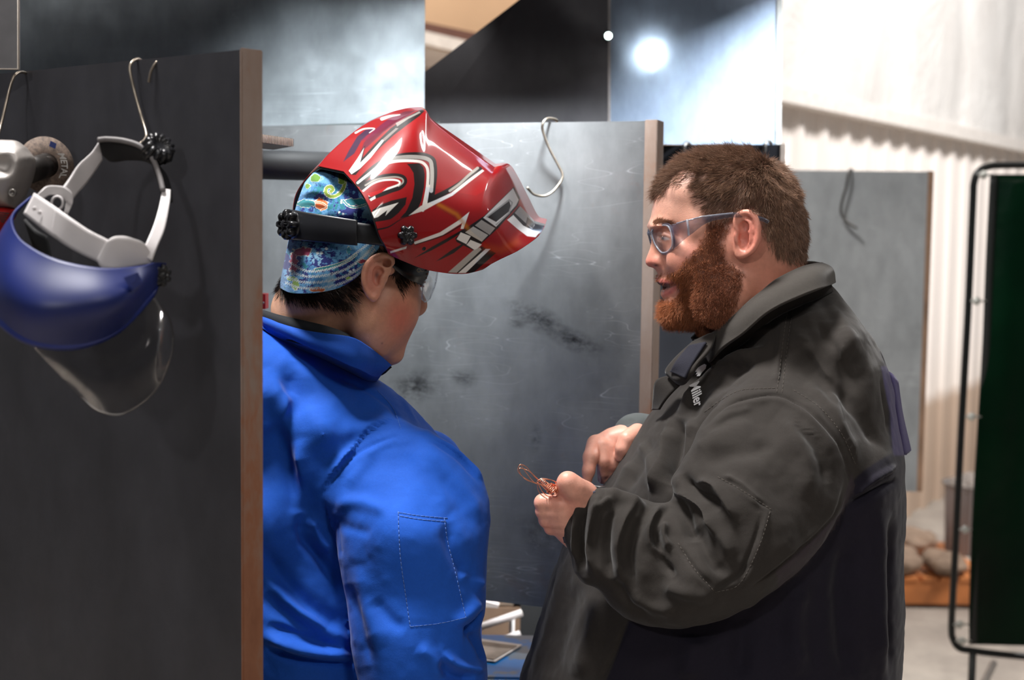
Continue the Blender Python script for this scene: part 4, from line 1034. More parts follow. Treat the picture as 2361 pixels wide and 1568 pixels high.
# ------------------------------------------------------------------ clear safety glasses of the bearded person
def clear_mat(name, col, rough=.05, alpha=.25, ior=1.3, trans=1.0):
    t = NT(name); t.setb(Roughness=rough); t.b.inputs['Base Color'].default_value = (*srgb(col), 1)
    t.b.inputs['Transmission Weight'].default_value = trans; t.b.inputs['IOR'].default_value = ior; t.b.inputs['Alpha'].default_value = alpha
    t.l(t.ramp(t.noise(60, 3), [(.3, (alpha*.85,)*3), (.7, (min(1, alpha*1.15),)*3)]), t.b.inputs['Alpha'])
    return t.m
M_lens = clear_mat('lens_clear', (190, 190, 202), .03, .30, 1.25)
M_frame = clear_mat('frame_clear_blue', (112, 122, 146), .12, .55, 1.35, .8)
M_framelt = clear_mat('frame_clear_light', (190, 194, 206), .12, .7, 1.4, .5)
GR = root('safety_glasses', 'clear blue framed safety glasses worn by the bearded person', 'glasses', tuple(pt(1530, 590, YR)))
lens = [(1503, 538, 1.975), (1508, 527, 1.970), (1522, 521, 1.960), (1537, 520, 1.949), (1545, 529, 1.942), (1550, 552, 1.937), (1549, 568, 1.939), (1541, 579, 1.945), (1530, 583, 1.953), (1522, 579, 1.960), (1510, 562, 1.971)]
for g in (lambda p: p, MIR):
    L = np.array([g(pt(*q)) for q in lens]); Lc = catmull(L, 5, True); c = Lc.mean(0)+(np.array([-.003, 0, 0]))
    nr = 6; G = np.array([[c+(p-c)*(k/nr)+np.array([-.0015, 0, 0])*(1-(k/nr)**2) for p in Lc] for k in range(1, nr+1)])
    n = len(Lc); V = np.vstack([G.reshape(-1, 3), [c]]); F = []
    for k in range(nr-1):
        for j in range(n): F.append((k*n+j, k*n+(j+1) % n, (k+1)*n+(j+1) % n, (k+1)*n+j))
    for j in range(n): F.append((nr*n, j, (j+1) % n))
    N0 = len(V); off = np.array([.0012, 0, 0]); V = np.vstack([V, V+off]); F = F+[tuple(i+N0 for i in f_[::-1]) for f_ in F]+[((nr-1)*n+j, (nr-1)*n+(j+1) % n, (nr-1)*n+(j+1) % n+N0, (nr-1)*n+j+N0) for j in range(n)]
    obj('lens', V, F, M_lens, GR)
    V, F = tube(Lc, .0012, 8, closed=True); o = obj('lens_rim', V, F, M_framelt, GR)
    Lo = np.array([c+(p-c)*1.09+np.array([.001, 0, 0]) for p in Lc]); V, F = tube(Lo, .0016, 8, closed=True); obj('frame', V, F, M_frame, GR)
    # side shield and temple
    rows = [[g(pt(*q)) for q in r] for r in [
        [(1545, 520, 1.940), (1565, 513, 1.928), (1590, 506, 1.918), (1630, 499, 1.915), (1675, 492, 1.914), (1715, 492, 1.914), (1755, 502, 1.914), (1772, 510, 1.918)],
        [(1552, 545, 1.934), (1570, 533, 1.926), (1592, 522, 1.917), (1630, 506, 1.914), (1675, 497, 1.913), (1715, 496, 1.913), (1755, 505, 1.913), (1771, 512, 1.917)],
        [(1553, 575, 1.938), (1574, 556, 1.928), (1594, 540, 1.918), (1630, 514, 1.914), (1675, 502, 1.914), (1715, 500, 1.914), (1754, 508, 1.914), (1770, 514, 1.918)]]]
    V, F = shell(loft(rows, 14, 60), .002, (pt(1650, 510, 2.0) if g(np.array([0, 1., 0]))[1] == 1 else pt(1650, 510, 2.0)))
    obj('temple', V, F, M_frame, GR)
    V, F = join([tube([g(pt(1584, 506, 1.913)), g(pt(1587, 525, 1.912)), g(pt(1588, 543, 1.914))], .0016, 8), tube([g(pt(1560, 515, 1.925)), g(pt(1620, 499, 1.911)), g(pt(1690, 491, 1.909))], .0011, 6)])
    obj('hinge_rib', V, F, M_framelt, GR)
V, F = tube([pt(1503, 536, 1.977), pt(1496, 540, 2.0), MIR(pt(1503, 536, 1.977))], .0025, 8); obj('bridge', V, F, M_frame, GR)
# ================================================================== PERSON IN BLUE (left)
YAW = math.radians(33)
UL = np.array([math.cos(YAW), math.sin(YAW), 0]); SL = np.array([math.sin(YAW), -math.cos(YAW), 0]); WL = np.array([0, 0, 1.])
OL = pt(830, 560, 1.97)
def sp_(px, py, s):
    """point seen at a pixel, lying s metres to the near side of the head's middle plane"""
    d = ray(px, py); o = OL+SL*s; return CAM+d*(((o-CAM)@SL)/(d@SL))
def mirL(p): p = np.asarray(p, float); return p-2*((p-OL)@SL)[..., None]*SL if p.ndim > 1 else p-2*((p-OL)@SL)*SL
ROT = [UL, SL, WL]
def rot_tilt(a):
    c, s = math.cos(a), math.sin(a); return [UL*c+WL*s, SL, -UL*s+WL*c]
f = Field((-.38, 1.80, 1.33), (-.05, 2.20, 1.78), .0019)
f.ell(pt(822, 535, 1.985), (.082, .070, .085), rot_tilt(.3), k=.01)
f.ell(pt(886, 660, 1.985), (.046, .060, .077), rot_tilt(.22), k=.03)                 # face
f.ell(pt(866, 716, 1.962), (.039, .052, .052), rot_tilt(.2), k=.03)                  # cheeks
f.ell(pt(886, 800, 1.985), (.024, .024, .022), rot_tilt(.2), k=.03)                  # chin
f.ell(pt(903, 822, 1.99), (.012, .016, .009), rot_tilt(.2), k=.016)
f.ell(pt(852, 756, 1.938), (.026, .026, .040), rot_tilt(.2), k=.03)                  # jaw corner
f.ell(pt(954, 703, 2.03), (.016, .012, .014), rot_tilt(0), k=.02)                   # nose
f.chain([pt(945, 650, 2.03), pt(960, 703, 2.03)], [.009, .010], k=.02)
f.ell(pt(914, 772, 2.015), (.016, .022, .012), rot_tilt(.2), k=.012)                 # mouth
f.chain([pt(712, 850, 2.02), pt(722, 790, 2.015), pt(735, 728, 2.0), pt(775, 650, 1.98)], [.038, .042, .060, .066], k=.03)    # neck
f.chain([pt(785, 850, 2.02), pt(802, 740, 1.99)], [.024, .038], k=.015)
f.ell(pt(885, 585, 1.90), (.03, .012, .03), ROT, k=.02)
yl = lambda x, y: 1.888-(903-x)*.00028
cL = lambda x, y: (600+x*.2169, 560+y*.2169)
eo = [cL(*q) for q in [(1395, 165), (1395, 260), (1330, 400), (1280, 520), (1215, 600), (1150, 560), (1105, 440), (1105, 300), (1170, 190), (1290, 130)]]
eh = [cL(*q) for q in [(1290, 300), (1350, 250), (1395, 215), (1385, 160), (1310, 128), (1220, 150), (1150, 210), (1108, 300), (1102, 400), (1125, 500), (1165, 570), (1210, 600)]]
ea = [cL(*q) for q in [(1300, 200), (1230, 240), (1180, 330), (1175, 420), (1210, 480), (1260, 490)]]
build_ear(f, eo, eh, ea, [(*cL(1240, 350), .0075, .0135), (*cL(1265, 310), .006, .007), (*cL(1345, 215), .006, .006)], [cL(1300, 370), cL(1285, 410)], [cL(1205, 575), cL(1235, 555)], yl, None, .95)
VHL, FHL = f.mesh(); VHL = relax(VHL, FHL, 1, .4); PHL = proj(VHL); NHL = vnormals(VHL, FHL)
C = np.tile(np.array(srgb(214, 160, 130)), (len(VHL), 1))
C = spot(PHL, C, (925, 735), (40, 55), (212, 112, 96), .75)
C = spot(PHL, C, (860, 640), (26, 60), (212, 122, 112), .6)
C = spot(PHL, C, (665, 720), (50, 40), (214, 176, 156), .5)
C = C*(1+.05*vnoise(VHL, 90, 1)+.04*vnoise(VHL, 260, 2))[:, None]
hl = [(560, 560), (650, 672), (662, 688), (690, 694), (735, 698), (780, 708), (812, 704), (800, 690), (826, 668), (842, 655), (836, 620), (850, 585), (880, 570), (904, 588), (908, 620), (916, 650), (924, 668), (938, 640), (960, 640), (960, 560), (900, 300), (560, 300)]
wn = np.stack([vnoise(VHL, 170, 5), vnoise(VHL, 170, 6)], 1)*6
whL = np.clip(.5-poly_sd(PHL+wn, hl)/14, 0, 1); farL = ((VHL-OL)@SL) < -.01
whL[farL & (PHL[:, 0] > 900)] = 0
er = poly_sd(PHL, eo) < 9; whL[er] = 0
C = C*(1-whL[:, None]*.9)+np.array(srgb(34, 26, 22))*whL[:, None]*.9
C = spot(PHL, C, (869, 634), (6, 9), (92, 44, 38), .85)
C = spot(PHL, C, (892, 603), (7, 6), (140, 66, 58), .6)
C = spot(PHL, C, (881, 792), (1.6, 2.2), (96, 58, 48), .8)
HC = C
# body hidden in the jacket, arm, legs
f = Field((-.62, 1.62, .02), (.12, 2.42, 1.42), .012)
LX, LY = -.27, 2.06
for sg in (-1, 1):
    h = np.array([LX, LY, 0])+SL*.10*sg
    f.chain([h+[0, 0, .86], h+[0, 0, .48], h+[0, 0, .09]], [.08, .055, .04], k=.03); f.chain([h+[0, 0, .05], h+UL*.14+[0, 0, .035]], [.033, .024], k=.02)
f.ell((LX, LY, .98), (.13, .13, .16), k=.06); f.ell((LX-.02, LY, 1.18), (.13, .13, .18), k=.06); f.chain([pt(700, 830, 2.02), pt(720, 1000, 2.04)], [.05, .09], k=.04)
V3, F3 = f.mesh()
VB = [VHL, V3]; FB = [FHL, F3+len(VHL)]; CB = [HC, np.tile(np.array(srgb(214, 160, 130)), (len(V3), 1))]; n = len(VHL)+len(V3)
f = Field((-.24, 1.72, .85), (.14, 2.12, 1.10), .0024)                                 # forearm and hand in front of the belly
hw = np.array([-.13, 1.88, .93])
f.chain([(-.14, 1.85, 1.0), hw], [.034, .027], k=.02); f.ell(hw+UL*.045, (.045, .018, .03), ROT, k=.02)
for i in range(4):
    a = hw+UL*.075+WL*(.024-.017*i); f.chain([a, a+UL*.035-SL*.01, a+UL*.045-SL*.035, a+UL*.025-SL*.045], [.0105, .0095, .009, .008], k=.004)
a = hw+UL*.03+WL*.028; f.chain([a, a+UL*.035+WL*.012-SL*.012, a+UL*.055-SL*.03], [.013, .011, .009], k=.006)
V4, F4 = f.mesh(); VB.append(V4); FB.append(F4+n); CB.append(hand_cols(V4, 5))
PL = root('person', 'person in bright blue work jacket, fish patterned cap and raised red helmet, head bowed', 'person', (LX, LY, 0))
bl = obj('body', np.vstack(VB), np.vstack(FB), Mskin, PL); set_col(bl, np.clip(np.vstack(CB), 0, 1))
# dark hair at nape and before the ear
w = whL.copy(); w[w < .3] = 0; w *= (PHL[:, 1] > 560)
p, i = sample_surface(VHL, FHL, w, 16000, 21); N = NHL[FHL[i]].mean(1); N /= np.linalg.norm(N, axis=1)[:, None]; pp = proj(p)
rg = np.random.default_rng(8); back = (pp[:, 0] < 850)[:, None]
C_ = None
dr = np.where(back, UL*.75-WL*.55, UL*.25-WL*1.0)
dr = dr-N*(dr*N).sum(1)[:, None]; dr /= np.linalg.norm(dr, axis=1)[:, None]
dirs = dr+N*.22+rg.normal(0, .10, p.shape)+np.stack([vnoise(p, 90, k) for k in (41, 42, 43)], 1)*.25
Vs, Fs, k = strands(p-N*.001, dirs, np.where(pp[:, 0] < 850, .016, .015), .00034, 4, .14, 9, wave=.08)
hb = obj('hair', Vs, Fs, Mhair, PL); tag(hb, 'dark brown hair under the cap')
cc = np.array(srgb(44, 33, 27))*rg.uniform(.5, 1.7, (len(p), 1)); set_col(hb, np.repeat(cc, k, 0))
for sg in (-1, 1):
    h = np.array([LX, LY, 0])+SL*.115*sg
    f = Field(h[:2].tolist()+[-.01]-np.array([.2, .2, 0]), h+np.array([.25, .25, .22]), .008)
    f.chain([h+[0, 0, .16], h+[0, 0, .07]], [.058, .053], k=.03); f.chain([h-UL*.03+[0, 0, .05], h+UL*.09+[0, 0, .045], h+UL*.19+[0, 0, .042]], [.046, .047, .038], k=.03)
    f.f = np.maximum(f.f, (.004-f.ax[2])[None, None, :].astype(np.float32))
    V, F = f.mesh(); obj('boot', V, F, plain('boot_leather_brown', (96, 66, 44), .5, bump=.2), PL)
f = Field((-.62, 1.68, .04), (.1, 2.44, 1.0), .012)
for sg in (-1, 1):
    h = np.array([LX, LY, 0])+SL*.115*sg; f.chain([h+[0, 0, .88], h+[0, 0, .48], h+[0, 0, .12]], [.115, .09, .08], k=.04)
f.ell((LX, LY, .88), (.17, .17, .1), k=.05)
V, F = f.mesh(); obj('trousers', relax(V, F, 2), F, plain('denim', (52, 64, 92), .85, bump=.3), PL)

# jacket --------------------------------------------------------------
BLUE = (24, 84, 186)
tp = [(520, 770), (560, 742), (602, 730), (645, 745), (700, 768), (760, 800), (820, 840), (862, 862), (900, 880), (945, 918), (1000, 975), (1046, 1030), (1075, 1100), (1085, 1200), (1080, 1400), (1078, 1568), (1070, 1760), (1060, 1900), (480, 1900), (450, 1568), (440, 1250), (445, 1050), (470, 890)]
f = fld(400, 700, 1200, 1890, 2.04, 1.70, 2.30, .0046)
T_ = ctl([(602, 760, .135), (700, 800, .13), (800, 860, .11), (860, 880, .08), (620, 900, .18), (760, 950, .16), (900, 960, .10), (980, 1010, .08), (600, 1150, .205), (900, 1200, .16), (700, 1400, .21), (1000, 1400, .15), (750, 1700, .21)], 2.04)
R_ = ctl([(602, 760, .05), (700, 780, .045), (800, 840, .04), (860, 870, .05), (600, 1100, .17), (900, 950, .09), (1000, 1300, .12), (700, 1500, .18)], 2.04)
f.inflate(PXZ(tp, 2.04), T_, R_, ctl([(600, 900, 2.03), (950, 960, 1.99), (1000, 1300, 2.05), (600, 1400, 2.03)], 2.04), k=.001, blur=6)
sp2 = [(930, 1000), (985, 1004), (1050, 1045), (1106, 1105), (1130, 1168), (1134, 1212), (1126, 1290), (1124, 1370), (1120, 1412), (1108, 1452), (1112, 1480), (1124, 1520), (1126, 1568), (1120, 1680), (1050, 1720), (900, 1700), (850, 1640), (826, 1560), (812, 1480), (795, 1370), (778, 1280), (765, 1200), (757, 1160), (768, 1112), (800, 1068), (850, 1032)]
Ts = ctl([(930, 1010, .05), (1050, 1070, .06), (800, 1100, .06), (950, 1200, .088), (950, 1450, .082), (1000, 1640, .075)], 1.85)
Ys = ctl([(930, 1010, 1.90), (1050, 1080, 1.90), (950, 1250, 1.855), (950, 1500, 1.84)], 1.85)
kf = lambda P: .006+.036*np.clip((P[:, 1]-pt(900, 1230, 1.9)[2])/.06, 0, 1)
V, F, AW = garment(f, PXZ(sp2, 1.85), Ts, ctl([(930, 1010, .09), (950, 1300, .10), (950, 1600, .09)], 1.85), Ys, kf)
TF = [([(600, 850), (650, 930), (700, 1050), (735, 1150)], 7, 26), ([(602, 1000), (640, 960), (680, 900)], 5, 20), ([(680, 830), (670, 900), (680, 980), (700, 1060)], -5, 24), ([(602, 900), (640, 1000), (680, 1120), (700, 1240)], -6, 22),
 ([(690, 1180), (700, 1240), (740, 1290), (775, 1340)], -9, 14), ([(715, 1190), (735, 1240), (765, 1275)], 6, 12), ([(700, 1000), (695, 1100), (690, 1200), (700, 1260)], 5, 16), ([(755, 1140), (760, 1190), (768, 1250)], -6, 12),
 ([(600, 1260), (660, 1350), (740, 1420), (810, 1480)], -9, 24), ([(605, 1310), (680, 1400), (760, 1450), (830, 1490)], 8, 20), ([(602, 1370), (680, 1430), (770, 1480)], -7, 20), ([(600, 1460), (700, 1500), (820, 1520)], 8, 18), ([(605, 1490), (700, 1520), (825, 1528)], -9, 10), ([(610, 1440), (690, 1470), (790, 1500)], -7, 14),
 ([(760, 860), (830, 890), (900, 940), (930, 1000)], -1.8, 6), ([(905, 870), (930, 920), (960, 980), (975, 1010)], 2.2, 6), ([(757, 1120), (790, 1060), (850, 1020), (925, 998)], 5, 12), ([(770, 1000), (850, 990), (920, 985)], 4, 24),
 ([(830, 1400), (815, 1480), (820, 1540)], -5, 16), ([(620, 790), (700, 870), (820, 950)], 3, 28)]
SF = [([(950, 1010), (1020, 1080), (1080, 1150), (1120, 1210)], 4, 20), ([(985, 1010), (1060, 1060), (1112, 1120)], -2.5, 7), ([(995, 1005), (1065, 1050), (1118, 1110)], 3, 6),
 ([(940, 1020), (990, 1100), (1040, 1190)], 3, 20), ([(770, 1165), (830, 1160), (900, 1180)], 4, 16), ([(768, 1185), (800, 1215), (860, 1230)], -2, 14), ([(770, 1200), (776, 1240), (786, 1290)], -2, 10),
 ([(1030, 1200), (1045, 1270), (1080, 1330), (1120, 1345)], -5, 18), ([(1060, 1320), (1095, 1340), (1125, 1350)], 5, 14), ([(1118, 1405), (1095, 1432), (1080, 1450), (1072, 1470)], -8, 9, 1), ([(1080, 1440), (1085, 1460)], -8, 9), ([(1110, 1380), (1080, 1415), (1040, 1440)], 5, 14),
 ([(1020, 1500), (1040, 1530), (1090, 1545), (1122, 1540)], 8, 14, 1), ([(1010, 1520), (1040, 1555), (1100, 1568)], -8, 14), ([(1085, 1455), (1108, 1490), (1122, 1530)], -6, 10), ([(960, 1490), (1000, 1520), (1020, 1568)], 5, 18),
 ([(820, 1300), (850, 1400), (880, 1500)], 4, 22), ([(860, 1380), (900, 1430), (940, 1450)], -3, 16), ([(800, 1340), (830, 1440), (850, 1540)], -4, 16), ([(870, 1030), (830, 1080), (800, 1130)], 3, 16)]
V = folds(V, F, [(a[0], a[1]*1.5, a[2])+tuple(a[3:]) for a in TF], w8=1-AW); V = folds(V, F, [(a[0], a[1]*1.4, a[2])+tuple(a[3:]) for a in SF], w8=AW)
V = folds(V, F, [([(757, 1130), (770, 1108), (800, 1066), (850, 1030), (925, 1000)], -1.6, 5), ([(930, 1000), (985, 1004), (1050, 1045), (1106, 1105)], -1.6, 5), ([(765, 1125), (806, 1076), (856, 1042), (925, 1013)], 1.5, 8)])
N = vnormals(V, F); V = V+N*(.002*vnoise(V, 16, 3)+.001*vnoise(V, 40, 4)+.0005*vnoise(V, 90, 7))[:, None]; P = proj(V)
C = np.tile(np.array(srgb(*BLUE)), (len(V), 1))*(1+.08*vnoise(V, 9, 1)+.05*vnoise(V, 45, 2))[:, None]
M_b = attr_mat('jacket_blue_cotton', rough=.8, weave=.3, wscale=1500, sheen=.1, spec=.25, noise=.05, nscale=300)
seam = [(740, 1200), (752, 1150), (768, 1110), (800, 1067), (850, 1031), (930, 1000), (985, 1003), (1050, 1044), (1110, 1100), (1200, 1200), (1200, 1800), (700, 1800)]
fm = (AW[F].mean(1) > .5) & inpoly(P[F].mean(1), seam) & (V[F].mean(1)[:, 1] < 2.04)
(Va, Fa, ua), (Vb, Fb, ub) = split_mesh(V, F, fm)
jl = obj('jacket', Va, Fa, M_b, PL); set_col(jl, np.clip(C[ua], 0, 1)); tag(jl, 'bright blue cotton work jacket')
s3 = obj('sleeve', Vb, Fb, M_b, jl); set_col(s3, np.clip(C[ub], 0, 1))
BJ = BSL = BVHTree.FromPolygons([tuple(v) for v in V], [tuple(int(i) for i in q) for q in F])
f = Field((-.25, 1.74, .86), (.02, 2.3, 1.25), .006)
f.chain([pt(1000, 1500, 1.85), (-.13, 1.86, .97), (-.14, 1.88, .94)], [.055, .045, .04], k=.03)
V, F = f.mesh(); o = obj('sleeve_end', V, F, M_b, s3); set_col(o, np.tile(np.array(srgb(*BLUE)), (len(V), 1)))
f = Field((-.35, 1.95, .85), (.26, 2.46, 1.5), .008)
f.chain([pt(980, 1080, 2.16), pt(1030, 1330, 2.22), pt(1050, 1520, 2.10)], [.06, .055, .04], k=.03)
V, F = f.mesh(); o = obj('sleeve', V, F, M_b, jl); set_col(o, np.tile(np.array(srgb(*BLUE)), (len(V), 1)))
M_thb = plain('thread_blue', (84, 120, 190), .8)
for ln in [[(918, 1180), (923, 1280), (935, 1370), (946, 1445)], [(946, 1445), (1010, 1438), (1075, 1424)], [(918, 1182), (970, 1190), (1032, 1195)], [(1024, 1195), (1032, 1250), (1052, 1330), (1074, 1424)], [(922, 1190), (970, 1198), (1028, 1203)]]:
    stitch('pocket_seam', ln, BSL, M_thb, s3, r=.0005, dash=9, gap=1.5)
for ln in [[(655, 762), (730, 800), (800, 838), (850, 868)], [(870, 900), (905, 940), (925, 990)]]:
    stitch('seam', ln, BJ, M_thb, jl, r=.0004, dash=9, gap=1.5)
# collar: black shirt neckband, then the blue stand
def ring_rows(line_px, Ys): return [pt(a, b, y) for (a, b), y in zip(line_px, Ys)]
ys = [2.02, 1.985, 1.955, 1.93, 1.915, 1.915, 1.925, 1.945, 1.965]
t0 = ring_rows([(572, 716), (602, 716), (640, 727), (690, 739), (740, 751), (784, 766), (808, 779), (828, 798), (838, 820)], ys)
t1 = ring_rows([(572, 728), (602, 728), (640, 742), (690, 757), (740, 770), (790, 782), (815, 794), (834, 812), (842, 832)], [y-.008 for y in ys])
t2 = ring_rows([(572, 760), (602, 760), (640, 775), (690, 790), (740, 800), (790, 810), (815, 818), (830, 828), (838, 842)], [y+.002 for y in ys])
V, F = shell(loft([t0, t1, t2], 14, 70), .003, pt(720, 800, 2.02)); tag(obj('shirt_neckband', V, F, plain('tee_black', (24, 28, 34), .9, bump=.3), PL), 'black shirt neckband')
yc = [2.02, 1.975, 1.94, 1.915, 1.898, 1.895, 1.905, 1.925, 1.945]
b0 = ring_rows([(572, 733), (602, 735), (645, 750), (700, 764), (756, 772), (808, 779), (840, 797), (872, 820), (899, 842)], yc)
b1 = ring_rows([(572, 736), (602, 738), (650, 757), (705, 780), (760, 797), (808, 815), (838, 830), (862, 842), (886, 850)], [y-.009 for y in yc])
b2 = ring_rows([(572, 742), (602, 744), (650, 768), (706, 794), (760, 818), (808, 842), (832, 854), (850, 862), (868, 864)], [y-.007 for y in yc])
G = loft([b0, b1, b2], 22, 90); G[..., 1] += .001*np.sin(np.linspace(0, 18, 90))[None, :]
V, F = shell(G, .004, pt(740, 830, 2.02)); o = obj('collar', V, F, M_b, jl); set_col(o, np.tile(np.array(srgb(22, 76, 172)), (len(V), 1)))
bs = []
for p in b2:
    q = proj(p[None])[0]; h = snap(q[0]-2, q[1]+14, BJ, .001); bs.append(h if h is not None else p+np.array([0, .008, -.01]))
V, F = shell(loft([b1, [(a+b)/2+np.array([0, .002, 0]) for a, b in zip(b1, bs)], bs], 14, 70), .003, pt(740, 830, 2.02)); o = obj('collar_stand', V, F, M_b, jl); set_col(o, np.tile(np.array(srgb(*BLUE)), (len(V), 1)))
G = loft([[pt(899, 842, 1.945), pt(884, 850, 1.965), pt(868, 840, 1.99)], [pt(884, 856, 1.945), pt(872, 862, 1.965), pt(850, 860, 1.99)]], 10, 12)
V, F = shell(G, .004, pt(840, 860, 2.0)); o = obj('collar_velcro', V, F, plain('velcro_black', (22, 26, 36), .95, bump=1, bscale=900), jl)

# ------------------------------------------------------------------ safety glasses under the helmet
GL = root('safety_glasses', 'black armed safety glasses with clear lens, worn under the raised red helmet', 'glasses', tuple(pt(980, 690, 2.0)))
T0 = [pt(898, 596, 1.893), pt(925, 601, 1.905), pt(955, 610, 1.93), pt(988, 620, 1.965)]
T1 = [pt(900, 606, 1.891), pt(926, 622, 1.901), pt(958, 634, 1.925), pt(983, 636, 1.96)]
T2 = [pt(903, 612, 1.893), pt(928, 636, 1.903), pt(954, 650, 1.925), pt(972, 658, 1.955)]
V, F = shell(loft([T0, T1, T2], 14, 30), .002, pt(900, 640, 2.02)); obj('temple', V, F, plain('gloss_black', (16, 16, 18), .25), GL)
V, F = shell(loft([[mirL(p) for p in r] for r in (T0, T1, T2)], 10, 20), .002, pt(900, 640, 2.02)); obj('temple', V, F, plain('gloss_black', (16, 16, 18), .25), GL)
L0 = [pt(975, 616, 1.952), pt(994, 618, 1.975), pt(1008, 624, 2.01), pt(1008, 630, 2.06)]
L1 = [pt(974, 655, 1.952), pt(992, 655, 1.975), pt(1003, 655, 2.01), pt(1003, 657, 2.06)]
L2 = [pt(973, 690, 1.962), pt(980, 696, 1.980), pt(989, 690, 2.01), pt(990, 690, 2.05)]
Gl = loft([L0, L1, L2], 18, 24); V, F = shell(Gl, .0015, pt(940, 660, 2.02)); obj('lens', V, F, M_lens, GL)
V, F = tube(np.vstack([Gl[0], Gl[:, -1][1:], Gl[-1][::-1][1:], Gl[:, 0][::-1][1:]]), .0011, 6); obj('lens_rim', V, F, M_framelt, GL)
T = []
for k in range(5):
    a = pt(986-k*3.2, 622+k*9.5, 1.958); T.append(box(a, (.006, .004, .0022)))
T.append(prism([pt(980, 618, 1.957), pt(988, 620, 1.962), pt(974, 662, 1.957), pt(968, 658, 1.953)], (.0, .002, 0)))
V, F = join(T); obj('brow_seal', V, F, plain('seal_pink', (150, 104, 92), .5), GL, smooth=False)
q = [pt(963+4*math.cos(a), 623+4*math.sin(a), 1.918+.004) for a in np.linspace(0, 6.28, 14)]
V, F = join([tube(q, .0004, 5), tube([pt(967, 624, 1.921), pt(971, 626, 1.923), pt(975, 625, 1.926)], .0004, 5)]); obj('arm_emblem', V-SL*-.003, F, plain('gold_print', (190, 176, 140), .4), GL)
# ================================================================== FISH PATTERNED CAP
cH = lambda x, y: (600+x*.3189, 220+y*.3189)
def px_mesh_color(V): return (proj(V)-np.array([600, 220]))/.3189          # back to the helmet study's own units
# crown: dome over the skull
f = Field((-.40, 1.82, 1.46), (-.10, 2.16, 1.74), .0019)
cp_ = [cH(*q) for q in [(298, 700), (325, 630), (385, 560), (470, 528), (560, 540), (640, 575), (720, 600), (900, 640), (960, 760), (960, 900), (955, 1060), (860, 1130), (700, 1130), (500, 1120), (300, 1100), (222, 1070), (225, 960), (250, 860), (270, 780)]]
f.inflate(PXZ(cp_, 1.975), ctl([(700, 420, .05), (760, 430, .072), (850, 480, .086), (700, 530, .084), (800, 540, .084), (860, 560, .083)], 1.975), ctl([(760, 430, .08), (700, 520, .08), (850, 540, .06)], 1.975), 1.972, k=.001, blur=4)
V, F = f.mesh(); V = relax(V, F, 2); V, F = subdiv(V, F); V = relax(V, F, 1)
Q = lambda l: [cH(*q) for q in l]
V = folds(V, F, [(Q([(300, 740), (360, 700), (450, 700), (540, 740)]), 2.5, 7), (Q([(290, 770), (360, 740), (440, 750), (520, 780)]), -2.5, 6), (Q([(270, 800), (340, 775), (420, 790), (520, 800)]), 2, 6),
   (Q([(430, 560), (470, 600), (560, 640)]), 1.5, 6), (Q([(340, 640), (420, 650), (480, 690)]), -1.5, 6), (Q([(620, 700), (700, 720), (760, 760)]), -1.2, 5), (Q([(500, 1080), (640, 1060), (760, 1080)]), 1.5, 6), (Q([(360, 1060), (330, 1110)]), -2, 6)])
capV, capF = V, F
# brim turned to the back, hanging over the nape
br = []
for (x0, y0, x1, y1, ya, yb) in [(228, 1040, 160, 1385, 1.985, 2.00), (250, 1050, 176, 1405, 1.94, 1.95), (330, 1060, 235, 1430, 1.905, 1.915), (450, 1065, 330, 1433, 1.885, 1.892), (560, 1065, 440, 1420, 1.878, 1.884), (660, 1060, 560, 1390, 1.876, 1.882), (750, 1050, 660, 1335, 1.876, 1.882), (810, 1040, 730, 1262, 1.878, 1.884), (850, 1040, 790, 1180, 1.882, 1.886), (870, 1040, 840, 1110, 1.885, 1.888)]:
    col = []
    for t in (0, .33, .66, 1):
        a, b = cH(x0+(x1-x0)*t, y0+(y1-y0)*t); col.append(pt(a, b, ya+(yb-ya)*t-.007*math.sin(math.pi*t*.8)))
    br.append(col)
brm = [[p*np.array([1, 1, 1])+np.array([0, 0, 0]) for p in c] for c in br]
farcols = [[np.array([p[0]+.004, 2*1.985-p[1]+.03, p[2]]) for p in c] for c in br[1:7]][::-1]
G = loft(farcols+br, 300, 110)
V, F = shell(G, .003, pt(760, 620, 1.99))
